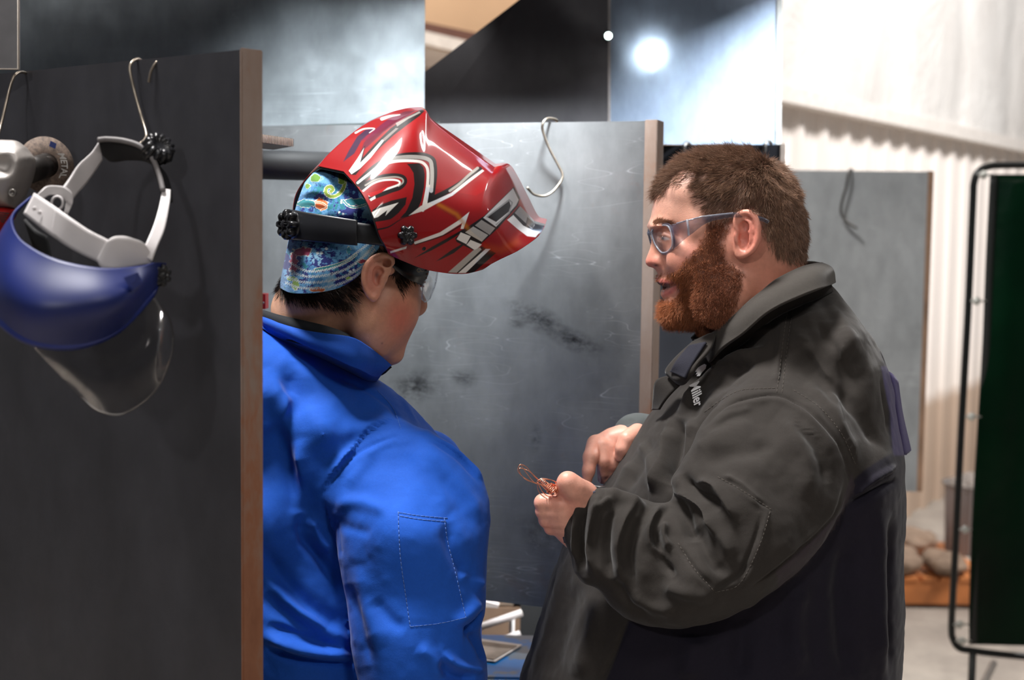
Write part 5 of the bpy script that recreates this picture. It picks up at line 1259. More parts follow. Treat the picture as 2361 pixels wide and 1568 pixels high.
def cap_color(V):
    P = px_mesh_color(V); p3 = np.stack([P[:, 0]/100, P[:, 1]/100], 1)
    n1 = vnoise(p3, 1.1, 3)+.5*vnoise(p3, 4.3, 4)+.35*vnoise(p3, 13, 5); n2 = vnoise(p3, .9, 8)+.45*vnoise(p3, 5, 9)+.3*vnoise(p3, 14, 10)
    C = np.tile(np.array(srgb(96, 154, 198)), (len(V), 1))
    C[n1 > .05] = srgb(66, 120, 168); C[(n2 > .12)] = srgb(34, 42, 110); C[(n1 < -.62)] = srgb(132, 176, 204); C[(n1 > .55) & (n2 < .0)] = srgb(30, 112, 124)
    def blob(c, r, col, amp=.35, edge=True, seed=0):
        q = (P-np.array(c))/np.array(r); d = np.sqrt((q*q).sum(1))+amp*vnoise(p3, 5.5, 40+seed)
        if edge: C[(d < 1.12)] = srgb(206, 206, 190)
        C[d < 1] = srgb(*col)
    # sea-horse curl: a spiral line, then blots of orange, maroon, teal and green
    def strokes(line, w, col):
        d = polyline_d(P, catmull(line, 6)); C[d < w+4] = srgb(214, 214, 196); C[d < w] = srgb(*col)
    blob((400, 600), (34, 30), (96, 142, 52), seed=1); blob((345, 655), (18, 16), (110, 150, 70), seed=2)
    blob((440, 790), (48, 38), (196, 92, 42), .3, seed=3); blob((330, 780), (60, 26), (38, 116, 124), .3, seed=4)
    blob((690, 770), (90, 24), (34, 108, 122), .3, seed=5); blob((295, 1130), (62, 34), (138, 52, 84), .4, seed=6); blob((240, 1210), (26, 60), (150, 60, 88), .5, seed=7)
    strokes([(605, 580), (610, 640), (590, 690), (550, 725), (505, 730), (475, 705), (480, 670), (510, 660), (525, 680), (512, 695)], 11, (128, 150, 58)); blob((590, 600), (26, 40), (112, 146, 50), .3, seed=8)
    strokes([(600, 760), (640, 800), (700, 808), (760, 790)], 5, (52, 128, 138)); strokes([(400, 770), (450, 780), (480, 810), (440, 830)], 4, (214, 110, 60))
    strokes([(400, 1262), (480, 1245), (560, 1225), (640, 1190), (690, 1150)], 9, (42, 122, 132)); blob((640, 1120), (14, 26), (60, 130, 150), .3, seed=9)
    blob((255, 1360), (26, 40), (134, 170, 76), .3, seed=10); blob((225, 1325), (30, 14), (134, 170, 76), .3, seed=12); blob((420, 1405), (60, 16), (196, 98, 50), .4, seed=11); blob((740, 1200), (40, 14), (130, 50, 70), .4, seed=13); blob((640, 1325), (26, 12), (134, 170, 76), .3, seed=14)
    for c, r in [((415, 1140), 11), ((443, 1140), 11), ((478, 1108), 11), ((570, 845), 9), ((600, 858), 9), ((690, 1215), 9), ((650, 1275), 10), ((675, 1262), 9), ((560, 700), 7), ((310, 1300), 8), ((230, 1290), 8)]:
        C[((P-np.array(c))**2).sum(1) < r*r] = srgb(206, 216, 220)
    return C, P
cap = obj('cap', capV, capF, attr_mat('cap_cotton', rough=.8, weave=.3, wscale=1800, sheen=.2, spec=.3), PL); tag(cap, 'blue welding cap with fish and sea horse print')
C, P = cap_color(capV); set_col(cap, C)
rim = obj('brim', V, F, cap.data.materials[0], cap); C, P = cap_color(V)
for (k0, l) in enumerate([[(225, 1215), (330, 1268), (470, 1262), (600, 1215), (720, 1120), (800, 1060)], [(205, 1262), (320, 1308), (480, 1300), (620, 1255), (740, 1170), (830, 1075)], [(190, 1310), (310, 1350), (480, 1345), (630, 1300), (750, 1225), (830, 1110)], [(180, 1352), (300, 1392), (470, 1388), (620, 1345), (740, 1265), (800, 1185)]]):
    L = catmull(l, 40); s = np.concatenate([[0], np.cumsum(np.linalg.norm(np.diff(L, axis=0), axis=1))]); T = np.gradient(L, axis=0); T /= np.linalg.norm(T, axis=1)[:, None]; N = np.stack([-T[:, 1], T[:, 0]], 1)
    zz = L+N*(9*(2*np.abs((s/15) % 1*1.0-.5)*2-1))[:, None]
    # even zigzag drawn as a line
    u = np.arange(0, s[-1], 7.5); Z = np.array([[np.interp(x, s, L[:, 0]), np.interp(x, s, L[:, 1])]+np.array([np.interp(x, s, N[:, 0]), np.interp(x, s, N[:, 1])])*(9 if i % 2 else -9) for i, x in enumerate(u)])
    near = polyline_d(P, l) < 24; ix = np.nonzero(near)[0]; d = polyline_d(P[ix], Z); C[ix[d < 2.4]] = srgb(196, 206, 208)
set_col(rim, C)

# ================================================================== RED WELDING HELMET (raised)
HR = root('welding_helmet', 'glossy red welding helmet with white and black stripes, raised on the head', 'helmet', tuple(pt(900, 600, 2.0)))
rows = [
 (.0, [(432, 522), (500, 440), (620, 330), (760, 225), (920, 148), (1060, 108), (1166, 98), (1240, 190), (1400, 303), (1560, 414), (1700, 512), (1790, 508), (1850, 590), (1925, 735), (2000, 878), (2068, 908)]),
 (.050, [(610, 560), (680, 480), (790, 372), (900, 272), (1010, 190), (1110, 138), (1190, 118), (1243, 200), (1400, 330), (1550, 440), (1690, 535), (1750, 530), (1810, 620), (1880, 780), (1960, 920), (2052, 958)]),
 (.083, [(690, 650), (760, 565), (850, 480), (950, 395), (1040, 320), (1120, 290), (1185, 330), (1245, 370), (1390, 450), (1530, 530), (1660, 590), (1700, 620), (1760, 720), (1830, 860), (1900, 970), (2010, 1020)]),
 (.106, [(755, 745), (820, 670), (900, 600), (980, 540), (1060, 500), (1130, 490), (1190, 520), (1255, 560), (1380, 620), (1510, 670), (1620, 680), (1660, 720), (1720, 820), (1790, 930), (1850, 1020), (1940, 1075)]),
 (.122, [(815, 880), (870, 830), (930, 785), (1000, 750), (1070, 730), (1135, 725), (1195, 735), (1260, 750), (1370, 780), (1490, 800), (1590, 810), (1640, 840), (1690, 920), (1745, 1000), (1790, 1070), (1850, 1130)]),
 (.127, [(855, 1010), (910, 985), (970, 965), (1030, 950), (1095, 940), (1160, 935), (1220, 935), (1285, 940), (1370, 950), (1470, 955), (1560, 960), (1610, 980), (1650, 1030), (1690, 1080), (1720, 1125), (1760, 1170)]),
 (.124, [(900, 1085), (955, 1085), (1010, 1080), (1065, 1080), (1120, 1080), (1180, 1080), (1240, 1080), (1300, 1085), (1370, 1090), (1450, 1095), (1520, 1100), (1560, 1115), (1590, 1140), (1620, 1170), (1645, 1195), (1670, 1212)]),
 (.115, [(932, 1135), (985, 1165), (1035, 1192), (1085, 1215), (1135, 1236), (1185, 1252), (1240, 1266), (1295, 1275), (1345, 1282), (1400, 1286), (1450, 1287), (1490, 1283), (1525, 1274), (1550, 1266), (1575, 1256), (1600, 1247)])]
A = np.array([[sp_(*cH(x, y), s) for x, y in r] for s, r in rows])
def densify(A, nu, nv):
    """bicubic with sharper breaks at the brow ridge (column 6) and the lens step (column 10)"""
    def spline(M, n, knots=()):
        idx = [0]+list(knots)+[len(M)-1]; out = []
        for a, b in zip(idx[:-1], idx[1:]):
            m_ = max(2, int(round(n*(b-a)/(len(M)-1)))); c = catmull(M[a:b+1], 24); t = np.linspace(0, len(c)-1, m_+1)
            i = np.minimum(t.astype(int), len(c)-2); fr = (t-i).reshape(-1, *([1]*(M.ndim-1)))
            s_ = c[i]*(1-fr)+c[i+1]*fr; out.append(s_ if not out else s_[1:])
        return np.concatenate(out)
    B = spline(A, nu, (1,)); D = spline(B.transpose(1, 0, 2), nv, (6, 10)).transpose(1, 0, 2); return D
Gn = densify(A, 400, 660)
for _ in range(30):                                                     # round the breaks a little
    Gn[1:-1, 1:-1] = Gn[1:-1, 1:-1]*.5+(Gn[:-2, 1:-1]+Gn[2:, 1:-1]+Gn[1:-1, :-2]+Gn[1:-1, 2:])/8
    Gn[0, 1:-1] = Gn[0, 1:-1]*.6+(Gn[0, :-2]+Gn[0, 2:])*.2
Gf = mirL(Gn.reshape(-1, 3)).reshape(Gn.shape)[::-1]
Gall = np.concatenate([Gf[:-1], Gn], 0)
V, F = shell(Gall, .003, pt(930, 520, 1.98)+WL*-.02)
nA = Gall.shape[0]*Gall.shape[1]
# picture units of the near half; the far half wears the same stripes
Vp = V.copy(); fs = ((Vp-OL)@SL) < 0; Vp[fs] = mirL(Vp[fs]); P = px_mesh_color(Vp)
RED = (146, 5, 12); DKR = (120, 6, 18); BLK = (22, 14, 16); WHT = (226, 222, 216); SIL = (158, 152, 146)
C = np.tile(np.array(srgb(*RED)), (len(V), 1)); soft = 4.2
def paint(poly, col, w=1.):
    global C
    poly = np.array(poly, float); lo = poly.min(0)-6; hi = poly.max(0)+6
    ix = np.nonzero((P[:, 0] > lo[0]) & (P[:, 0] < hi[0]) & (P[:, 1] > lo[1]) & (P[:, 1] < hi[1]))[0]
    if not len(ix): return
    k = np.clip(.5-poly_sd(P[ix], poly)/soft, 0, 1)[:, None]*w; C[ix] = C[ix]*(1-k)+np.array(srgb(*col))*k
def line(pts_, w, col, w2=None, smooth=True, cols=None):
    global C
    L = catmull(pts_, 8) if smooth else np.array(pts_, float); W = max(w, w2 or w)
    lo = L.min(0)-W-5; hi = L.max(0)+W+5
    ix = np.nonzero((P[:, 0] > lo[0]) & (P[:, 0] < hi[0]) & (P[:, 1] > lo[1]) & (P[:, 1] < hi[1]))[0]
    d, t, sd = polyline_d(P[ix], L, True); ww = w+((w2 if w2 is not None else w)-w)*t
    k = np.clip(.5-(d-ww)/soft, 0, 1)[:, None]
    cc = np.array(srgb(*col)) if cols is None else (np.array(srgb(*cols[0]))*(1-t[:, None])+np.array(srgb(*cols[1]))*t[:, None])
    C[ix] = C[ix]*(1-k)+cc*k
# upper black and white lightning, along the top ridge
paint([(1130, 108), (1040, 118), (930, 168), (830, 250), (750, 340), (720, 420), (800, 350), (900, 260), (1010, 185)], (88, 26, 50), .85)
paint([(1190, 110), (1150, 150), (1060, 215), (960, 292), (870, 375), (800, 445), (735, 520), (690, 575), (665, 575), (720, 480), (800, 390), (880, 310), (980, 225), (1080, 150), (1160, 105)], BLK)
paint([(1185, 112), (1150, 135), (1060, 195), (960, 270), (870, 350), (800, 420), (760, 480), (690, 560), (660, 575), (640, 560), (700, 470), (730, 400), (760, 360), (740, 450), (830, 350), (940, 240), (1050, 160), (1130, 118), (1165, 100)], BLK)
paint([(640, 545), (700, 460), (750, 380), (720, 490), (790, 420), (880, 320), (900, 320), (800, 450), (720, 530), (660, 570)], WHT)
paint([(880, 320), (980, 235), (1000, 238), (900, 330)], (120, 112, 108)); paint([(980, 200), (1080, 150), (1150, 115), (1160, 125), (1070, 170), (990, 225)], SIL, .7)
paint([(600, 480), (640, 400), (700, 300), (760, 250), (820, 240), (830, 250), (770, 290), (730, 330), (680, 420)], (58, 30, 60)); line([(690, 270), (750, 242), (825, 240), (790, 270)], 7, WHT, 3)
line([(880, 170), (940, 150), (1010, 140)], 12, WHT, 4); paint([(720, 330), (900, 190), (1030, 130), (1000, 160), (900, 230), (780, 320)], (110, 20, 60), .6)
# side window frame: grey arch with white and black inner lines
line([(715, 635), (780, 570), (860, 505), (950, 462), (1060, 440), (1170, 440), (1235, 465), (1250, 510), (1252, 580), (1240, 680), (1225, 770)], 27, BLK)
line([(760, 600), (840, 525), (930, 468), (1040, 446), (1160, 448), (1225, 470), (1240, 520), (1242, 600), (1236, 690)], 14, (120, 116, 110), cols=((60, 56, 54), (190, 186, 180)))
line([(705, 632), (770, 580), (850, 520), (940, 484), (1040, 472), (1150, 478), (1195, 505), (1212, 550), (1210, 640), (1196, 730), (1175, 830)], 9, WHT, 11)
paint([(1060, 495), (1150, 490), (1180, 520), (1190, 570), (1185, 660), (1165, 760), (1140, 820), (1090, 870), (1010, 890), (1060, 830), (1100, 740), (1115, 640), (1108, 560), (1080, 515)], BLK)
# long stripe from window foot to the front
line([(1250, 745), (1340, 700), (1440, 640), (1520, 575), (1590, 530)], 20, BLK, 14); line([(1370, 690), (1440, 640), (1510, 575), (1572, 525)], 9, (168, 162, 154), 10)
paint([(1075, 868), (1160, 800), (1260, 760), (1380, 705), (1500, 610), (1605, 535), (1620, 545), (1510, 630), (1390, 725), (1270, 785), (1180, 835)], WHT); paint([(1180, 830), (1215, 640), (1228, 650), (1205, 800)], WHT)
# inner curls
line([(735, 668), (800, 620), (880, 590), (970, 580), (1030, 592), (1045, 625), (1010, 665), (940, 690), (860, 720), (800, 740)], 17, BLK); line([(760, 650), (830, 612), (900, 596), (980, 590), (1025, 603), (1032, 628), (1000, 655)], 6, (150, 144, 136))
line([(745, 690), (810, 640), (880, 615), (960, 610), (1005, 622), (1000, 645), (940, 668), (850, 700), (790, 725)], 7, WHT); paint([(768, 712), (850, 688), (940, 650), (880, 700), (800, 735)], (176, 10, 20))
paint([(790, 750), (830, 725), (835, 745), (800, 765)], WHT)
paint([(810, 830), (870, 790), (950, 760), (1060, 735), (1050, 790), (1000, 850), (940, 900), (830, 915)], BLK); paint([(806, 845), (860, 815), (1000, 775), (960, 815), (905, 870), (918, 830), (850, 880), (815, 890)], WHT)
line([(850, 970), (930, 950), (1010, 900), (1080, 870)], 6, BLK, 1); line([(860, 925), (960, 900), (1040, 840)], 12, RED)
# lower arrow
paint([(938, 1128), (1060, 1090), (1055, 1108), (942, 1142)], WHT); paint([(1105, 1062), (1300, 990), (1440, 900), (1512, 842), (1470, 965), (1448, 965), (1462, 920), (1320, 1010), (1120, 1078)], WHT)
line([(1118, 1080), (1320, 1014), (1450, 940)], 3, BLK, 4)
paint([(1112, 1178), (1240, 1095), (1330, 1045), (1480, 960), (1460, 990), (1350, 1060), (1240, 1120)], BLK); paint([(1270, 1200), (1380, 1120), (1500, 1050), (1480, 1075), (1400, 1140), (1310, 1185)], BLK)
# blocks
paint([(1410, 1035), (1465, 975), (1620, 870), (1835, 660), (1880, 740), (1860, 800), (1720, 960), (1600, 1070), (1560, 1130), (1420, 1060)], BLK)
paint([(1420, 1040), (1450, 990), (1522, 1018), (1490, 1075)], WHT); paint([(1492, 1080), (1520, 1045), (1602, 1078), (1556, 1122)], WHT)
paint([(1482, 990), (1540, 948), (1648, 1010), (1602, 1058)], (188, 180, 170)); paint([(1552, 940), (1600, 900), (1698, 960), (1658, 1008)], (160, 152, 144))
paint([(1612, 885), (1828, 672), (1868, 755), (1850, 795), (1705, 950)], (206, 200, 194)); paint([(1640, 880), (1800, 762), (1812, 800), (1796, 842), (1705, 915)], (30, 26, 28)); line([(1640, 878), (1800, 755), (1822, 775), (1800, 850), (1706, 935)], 5, (150, 146, 142), smooth=False)
paint([(1790, 893), (1870, 800), (1975, 905), (2060, 930), (2035, 985), (1990, 1030), (1920, 1005)], BLK, 1); paint([(1785, 900), (1830, 865), (1900, 940), (1970, 975), (2025, 985), (1990, 1026), (1930, 1018), (1860, 965)], WHT); paint([(1840, 850), (1880, 800), (1975, 900), (1985, 940), (1965, 965)], (150, 144, 140)); paint([(1930, 880), (1985, 920), (1970, 960), (1920, 925)], (30, 26, 28), .8)
paint([(1355, 1282), (1600, 1090), (1705, 1140), (1540, 1284)], BLK); paint([(1358, 1280), (1540, 1120), (1590, 1100), (1600, 1115), (1420, 1283)], (170, 164, 156)); paint([(1432, 1284), (1630, 1110), (1665, 1110), (1485, 1284)], WHT); 
# glare on the glossy front half, painted in as a darker zone
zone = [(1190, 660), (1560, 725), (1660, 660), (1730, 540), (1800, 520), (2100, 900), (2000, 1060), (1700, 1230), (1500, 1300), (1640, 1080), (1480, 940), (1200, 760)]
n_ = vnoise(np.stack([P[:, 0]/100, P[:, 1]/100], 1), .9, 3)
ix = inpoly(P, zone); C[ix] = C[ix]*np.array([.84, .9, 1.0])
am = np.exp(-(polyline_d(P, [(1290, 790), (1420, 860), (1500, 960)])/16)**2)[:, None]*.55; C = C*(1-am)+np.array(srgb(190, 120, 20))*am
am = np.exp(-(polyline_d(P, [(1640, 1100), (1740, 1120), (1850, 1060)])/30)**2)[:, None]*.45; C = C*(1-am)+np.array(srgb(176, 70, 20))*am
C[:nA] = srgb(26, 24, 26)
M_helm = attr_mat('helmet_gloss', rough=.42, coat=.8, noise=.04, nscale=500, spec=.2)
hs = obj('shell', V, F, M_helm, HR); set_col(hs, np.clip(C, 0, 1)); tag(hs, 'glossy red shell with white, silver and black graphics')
edge = np.vstack([Gall[:, 0]]); V, F = tube(edge[::6], .0016, 6); obj('rim_trim', V, F, plain('rubber_black', (20, 20, 22), .5), HR)
# lens cartridge on the front face
q0 = Gall[Gall.shape[0]//2-60:Gall.shape[0]//2+61:8, 250:350:10] if False else None
# pivot knob, rivet
BVH_ = BVHTree.FromPolygons([tuple(v) for v in Gn.reshape(-1, 3)], [tuple(int(i) for i in q) for q in grid_faces(Gn.shape[0], Gn.shape[1])])
c = snap(*cH(1052, 1012), BVH_, .001); ax = SL*.97-UL*.1+WL*.05
def knob(name, c, ax, r, h, parent, mat, lobes=7):
    V, F = lathe([(r*.7, 0), (r*.95, h*.1), (r*1.0, h*.35), (r*.98, h*.6), (r*.86, h*.78), (r*.55, h*.82), (r*.5, h*.7), (r*.3, h*.7), (r*.26, h*.86), (r*.05, h*.86)], c, ax, 84, lobes, .3); return obj(name, V, F, mat, parent)
M_kn = plain('knob_black', (26, 26, 29), .28)
knob('pivot_knob', c-ax*.002, ax, .0138, .013, HR, M_kn, 6)
c = snap(*cH(1176, 1102), BVH_, .0); V, F = lathe([(.0042, 0), (.0042, .0015), (.003, .003), (.0008, .0036)], c, ax, 20); obj('rivet', V, F, M_kn, HR)
# head band with its ratchet knob at the back
Cb = pt(840, 545, 1.972)
def band_pt(th, dz, grow=0.): 
    p = Cb-UL*(.100+grow)*math.cos(th)+SL*(.104+grow)*math.sin(th); p[2] = pt(690, 518, 1.93)[2]-(p[0]-pt(690, 518, 1.93)[0])*.11+dz; return p
ths = np.linspace(-1.9, 1.9, 17)
V, F = shell(loft([[band_pt(t, .013) for t in ths], [band_pt(t, 0, .001) for t in ths], [band_pt(t, -.013) for t in ths]], 8, 120), .003, Cb); hb_ = obj('head_band', V, F, plain('band_black', (28, 29, 33), .45, bump=.15), HR)
ths = np.linspace(-.45, 1.0, 12)
V, F = shell(loft([[band_pt(t, .019-.003*abs(t), .004) for t in ths], [band_pt(t, 0, .006) for t in ths], [band_pt(t, -.020+.004*abs(t), .004) for t in ths]], 14, 80), .004, Cb); obj('band_housing', V, F, plain('band_housing', (34, 35, 39), .4, bump=.1), HR)
kx = -UL*.97+SL*.16+WL*.05; kc = band_pt(.05, -.001, .011)
knob('ratchet_knob', kc, kx, .0205, .017, HR, M_kn, 8)
V, F = lathe([(.016, -.012), (.019, -.002), (.018, .003), (.012, .004)], kc, kx, 32); obj('knob_collar', V, F, M_kn, HR)
# ================================================================== FACE SHIELD hanging on the left divider
def p3(l): return [pt(*q) for q in l]
def strap(name, A, B, mat, parent, th=.0016, n=40, bulge=.0):
    A = p3(A); B = p3(B); M_ = [(a+b)/2-np.array([0, bulge, 0]) for a, b in zip(A, B)]
    V, F = shell(loft([A, M_, B], 8, n), th, (np.mean(A, 0)+np.array([0, .3, 0]))); return obj(name, V, F, mat, parent)
FS = root('face_shield', 'blue browed face shield with clear visor and white headgear hanging on the divider', 'face shield', tuple(pt(300, 950, 1.5)))
cols = [[(75, 456, 1.535), (60, 468, 1.54), (45, 480, 1.55)], [(36, 492, 1.49), (5, 540, 1.48), (-25, 600, 1.51)], [(34, 525, 1.45), (-5, 600, 1.435), (-45, 690, 1.465)],
        [(60, 562, 1.42), (20, 660, 1.39), (0, 748, 1.415)], [(130, 600, 1.395), (95, 710, 1.365), (70, 793, 1.395)], [(230, 621, 1.395), (215, 710, 1.37), (170, 803, 1.40)],
        [(310, 617, 1.42), (296, 690, 1.395), (268, 767, 1.42)], [(352, 606, 1.452), (348, 640, 1.445), (345, 690, 1.45)], [(378, 606, 1.475), (372, 632, 1.472), (362, 655, 1.475)]]
M_bl = plain('shield_blue', (10, 27, 88), .45, 0, .1, 20)
G = loft([p3(c) for c in cols], 120, 40); V, F = shell(G, .0028, pt(200, 560, 1.56)); obj('brow_guard', V, F, M_bl, FS)
G2 = loft([p3([(c[2][0]+(c[1][0]-c[2][0])*.0, c[2][1]-2, c[2][2]-.004), (c[2][0]+(c[1][0]-c[2][0])*.16, c[2][1]+(c[1][1]-c[2][1])*.22, c[2][2]-.0065)]) for c in cols[2:]], 90, 8)
V, F = shell(G2, .0025, pt(200, 560, 1.56)); obj('visor_channel', V, F, plain('shield_blue_dark', (16, 38, 112), .4, 0, .1, 20), FS)
vis = [[(70, 790, 1.405), (130, 856, 1.42), (186, 916, 1.44)], [(170, 800, 1.408), (200, 880, 1.405), (228, 948, 1.425)], [(262, 764, 1.425), (285, 862, 1.410), (285, 954, 1.425)], [(315, 720, 1.44), (352, 800, 1.425), (355, 905, 1.435)], [(345, 690, 1.452), (380, 740, 1.452), (392, 830, 1.455)], [(350, 680, 1.456), (388, 730, 1.47), (400, 775, 1.475)]]
M_vis = clear_mat('visor_clear', (128, 126, 126), .09, .40, 1.3)
Gv = loft([p3(c) for c in vis], 70, 40); V, F = shell(Gv, .0012, pt(240, 800, 1.58)); obj('visor', V, F, M_vis, FS)
V, F = tube(np.vstack([Gv[:, -1][::2], Gv[-1][::-1][::3]]), .0008, 6); obj('visor_edge', V, F, plain('visor_edge', (70, 66, 62), .3), FS)
V, F = join([prism(p3([(286, 640, 1.392), (318, 628, 1.405), (330, 650, 1.41), (305, 672, 1.395)]), (0, -.002, 0)), prism(p3([(303, 652, 1.388), (322, 645, 1.398), (326, 655, 1.40), (309, 668, 1.39)]), (0, -.002, 0))]); obj('lug', V, F, plain('shield_blue_deep', (14, 32, 100), .5), FS, smooth=False)
knob('side_knob', pt(362, 634, 1.468), (.75, -.6, -.05), .0120, .014, FS, M_kn, 7)
M_wh = plain('plastic_white', (205, 200, 200), .45, 0, .05)
strap('front_band', [(82, 446, 1.465), (130, 478, 1.44), (165, 503, 1.43), (205, 530, 1.425), (250, 553, 1.425)], [(57, 494, 1.468), (105, 532, 1.443), (140, 556, 1.433), (180, 580, 1.428), (224, 600, 1.428)], M_wh, FS, .002)
strap('band_tongue', [(132, 480, 1.438), (165, 503, 1.427), (205, 530, 1.422), (252, 554, 1.42)], [(120, 540, 1.438), (148, 562, 1.43), (184, 583, 1.424), (228, 604, 1.423)], M_wh, FS, .002)
strap('side_lug', [(246, 556, 1.419), (262, 546, 1.421), (280, 544, 1.426), (300, 548, 1.432), (329, 561, 1.444), (348, 594, 1.455)], [(224, 600, 1.416), (236, 619, 1.416), (262, 624, 1.42), (292, 620, 1.432), (326, 612, 1.446), (344, 608, 1.454)], M_wh, FS, .003)
strap('side_strap', [(322, 588, 1.445), (340, 553, 1.455), (356, 513, 1.475), (369, 467, 1.50), (374, 437, 1.515)], [(350, 602, 1.45), (362, 570, 1.457), (379, 528, 1.477), (391, 470, 1.502), (393, 440, 1.517)], M_wh, FS, .0018)
strap('rear_pad', [(377, 440, 1.512), (367, 406, 1.522), (352, 366, 1.53), (325, 339, 1.535), (287, 326, 1.535), (248, 322, 1.53), (226, 324, 1.525)], [(399, 466, 1.52), (392, 420, 1.535), (374, 388, 1.55), (338, 366, 1.558), (296, 364, 1.555), (256, 368, 1.55), (236, 352, 1.54)], plain('pad_black', (24, 24, 27), .8, bump=.3), FS, .004)
q = catmull(p3([(376, 440, 1.508), (367, 404, 1.517), (351, 364, 1.525), (325, 338, 1.529), (287, 325, 1.529), (248, 321, 1.525), (226, 323, 1.52)]), 8); V, F = tube(q, .0030, 8); obj('strap_rim_highlight', V, F, plain('highlight_grey', (110, 106, 106), .5), FS)  # rim of the pad strap, its highlight put in as grey colour
strap('side_strap', [(228, 326, 1.53), (210, 352, 1.528), (180, 380, 1.52), (160, 410, 1.51), (144, 432, 1.50)], [(234, 368, 1.54), (216, 396, 1.535), (196, 424, 1.528), (178, 444, 1.518), (164, 462, 1.508)], M_wh, FS, .0018)
strap('side_lug', [(84, 450, 1.478), (94, 440, 1.481), (106, 430, 1.486), (124, 429, 1.492), (146, 432, 1.499), (164, 446, 1.503), (166, 470, 1.503), (156, 496, 1.498)], [(92, 462, 1.479), (101, 457, 1.482), (111, 451, 1.486), (126, 450, 1.491), (142, 456, 1.496), (150, 464, 1.499), (150, 478, 1.499), (147, 494, 1.497)], M_wh, FS, .003)
V, F = tube([pt(132+13*math.cos(a), 468+15*math.sin(a), 1.486) for a in np.linspace(0, 6.28, 25)[:-1]], .0014, 6, closed=True); obj('pivot_ring', V, F, M_wh, FS)
for a, b in [(80, 481), (92, 490), (107, 501), (122, 512)]:
    V, F = lathe([(.0022, 0), (.0022, .001), (.0013, .0012)], pt(a, b, 1.449-(a-80)*.00012), (-.1, -1, 0), 12); obj('band_stud', V, F, M_wh, FS)
strap('forehead_pad', [(60, 505, 1.485), (85, 530, 1.47), (110, 545, 1.455)], [(88, 585, 1.48), (110, 598, 1.46), (124, 604, 1.45)], plain('pad_dark', (20, 20, 22), .85), FS, .003)
V, F = lathe([(.0165, -.006), (.0175, 0), (.0165, .010), (.011, .012), (.008, .009), (.002, .009)], pt(362, 346, 1.535), (.55, -.55, .55), 96, 12, .25); obj('ratchet_knob', V, F, M_kn, FS)
V, F = prism(p3([(330, 330, 1.53), (345, 315, 1.53), (375, 330, 1.535), (398, 350, 1.54), (392, 372, 1.54), (368, 380, 1.54), (345, 360, 1.535)]), (0, .008, 0)); obj('ratchet_housing', V, F, plain('pad_black2', (26, 26, 29), .5), FS, smooth=False)

# ------------------------------------------------------------------ angle grinder at the left edge
GRD = root('angle_grinder', 'angle grinder with grey gear head and metal cutting disc hanging at the left edge', 'grinder', tuple(pt(20, 530, 1.66)))
f = fld(-150, 310, 120, 640, 1.60, 1.52, 1.69, .0022)
f.inflate(PXZ([(-60, 345), (0, 337), (30, 335), (58, 341), (76, 362), (79, 388), (70, 418), (58, 445), (50, 462), (38, 480), (-60, 478)], 1.60), .034, .022, 1.60, k=.002)
f.cone(pt(30, 345, 1.60), pt(-40, 345, 1.60), .01, .012, k=.01)
f.ell(pt(30, 445, 1.566), (.005, .004, .005), k=.002, cut=True); f.chain(p3([(-30, 375, 1.564), (5, 378, 1.564), (22, 360, 1.57)]), [.012, .012, .004], k=.005, cut=True)
V, F = f.mesh(); obj('gear_head', relax(V, F, 1), F, plain('cast_grey', (150, 144, 140), .45, .4, .1, 40, .2), GRD)
V, F = lathe([(.0045, 0), (.0045, .003), (.0025, .003), (.002, .001)], pt(30, 445, 1.572), (0, -1, 0), 16); obj('screw', V, F, plain('screw_steel', (120, 116, 112), .35, .8), GRD)
f = fld(-200, 470, 80, 760, 1.60, 1.54, 1.68, .0025)
f.inflate(PXZ([(-120, 470), (20, 476), (40, 484), (30, 505), (8, 530), (-20, 570), (-60, 640), (-150, 640)], 1.60), .03, .02, 1.60, k=.002)
V, F = f.mesh(); obj('motor_body', relax(V, F, 1), F, plain('body_red', (150, 18, 16), .5), GRD)
V, F = join([prism(p3([(-6+2*k, 488+5*k, 1.566), (22-3*k, 491+5*k, 1.566), (21-3*k, 494+5*k, 1.566), (-6+2*k, 491+5*k, 1.566)]), (0, -.001, 0)) for k in range(5)]); obj('vent_slots', V, F, plain('slot_black', (18, 8, 8), .8), GRD, smooth=False)
dc = pt(106, 381, 1.655); dn = np.array([.62, -.74, .10]); dn /= np.linalg.norm(dn)
V, F = lathe([(.012, 0), (.033, 0), (.033, .0018), (.012, .0018)], dc, dn, 48)
def disc_mat():
    t = NT('disc_fibre'); c = t.ramp(t.noise(220, 3, .7), [(.35, srgb(78, 66, 60)), (.65, srgb(120, 102, 90))]); t.l(c, t.b.inputs['Base Color']); t.setb(Roughness=.8); return t.m
obj('cutting_disc', V, F, disc_mat(), GRD)
V, F = lathe([(.004, -.004), (.013, -.002), (.014, .002), (.010, .004), (.009, .011), (.004, .011)], dc, dn, 24); obj('flange', V, F, plain('flange_dark', (40, 32, 28), .5, .5), GRD)
V, F = tube([dc-dn*.004, pt(66, 395, 1.61)], .014, 20); obj('spindle', V, F, plain('spindle_dark', (34, 30, 28), .5, .5), GRD)
du = np.cross(dn, [0, 0, 1.]); du /= np.linalg.norm(du); dv = np.cross(du, dn)      # du: across the disc, dv: up
if du[0] < 0: du = -du
V, F = text_polys('METAL'); W = V[:, :1]*.0078+0; wx = V[:, 0].max()/2
tv = np.array([dc+dn*.0024+du*((v[1]-.1)*.011+.0185-.004*((v[0]-wx)/wx)**2)+dv*(-(v[0]-wx)*.0095) for v in V]); obj('disc_lettering', tv, F, plain('print_grey', (176, 172, 168), .7), GRD, smooth=False)
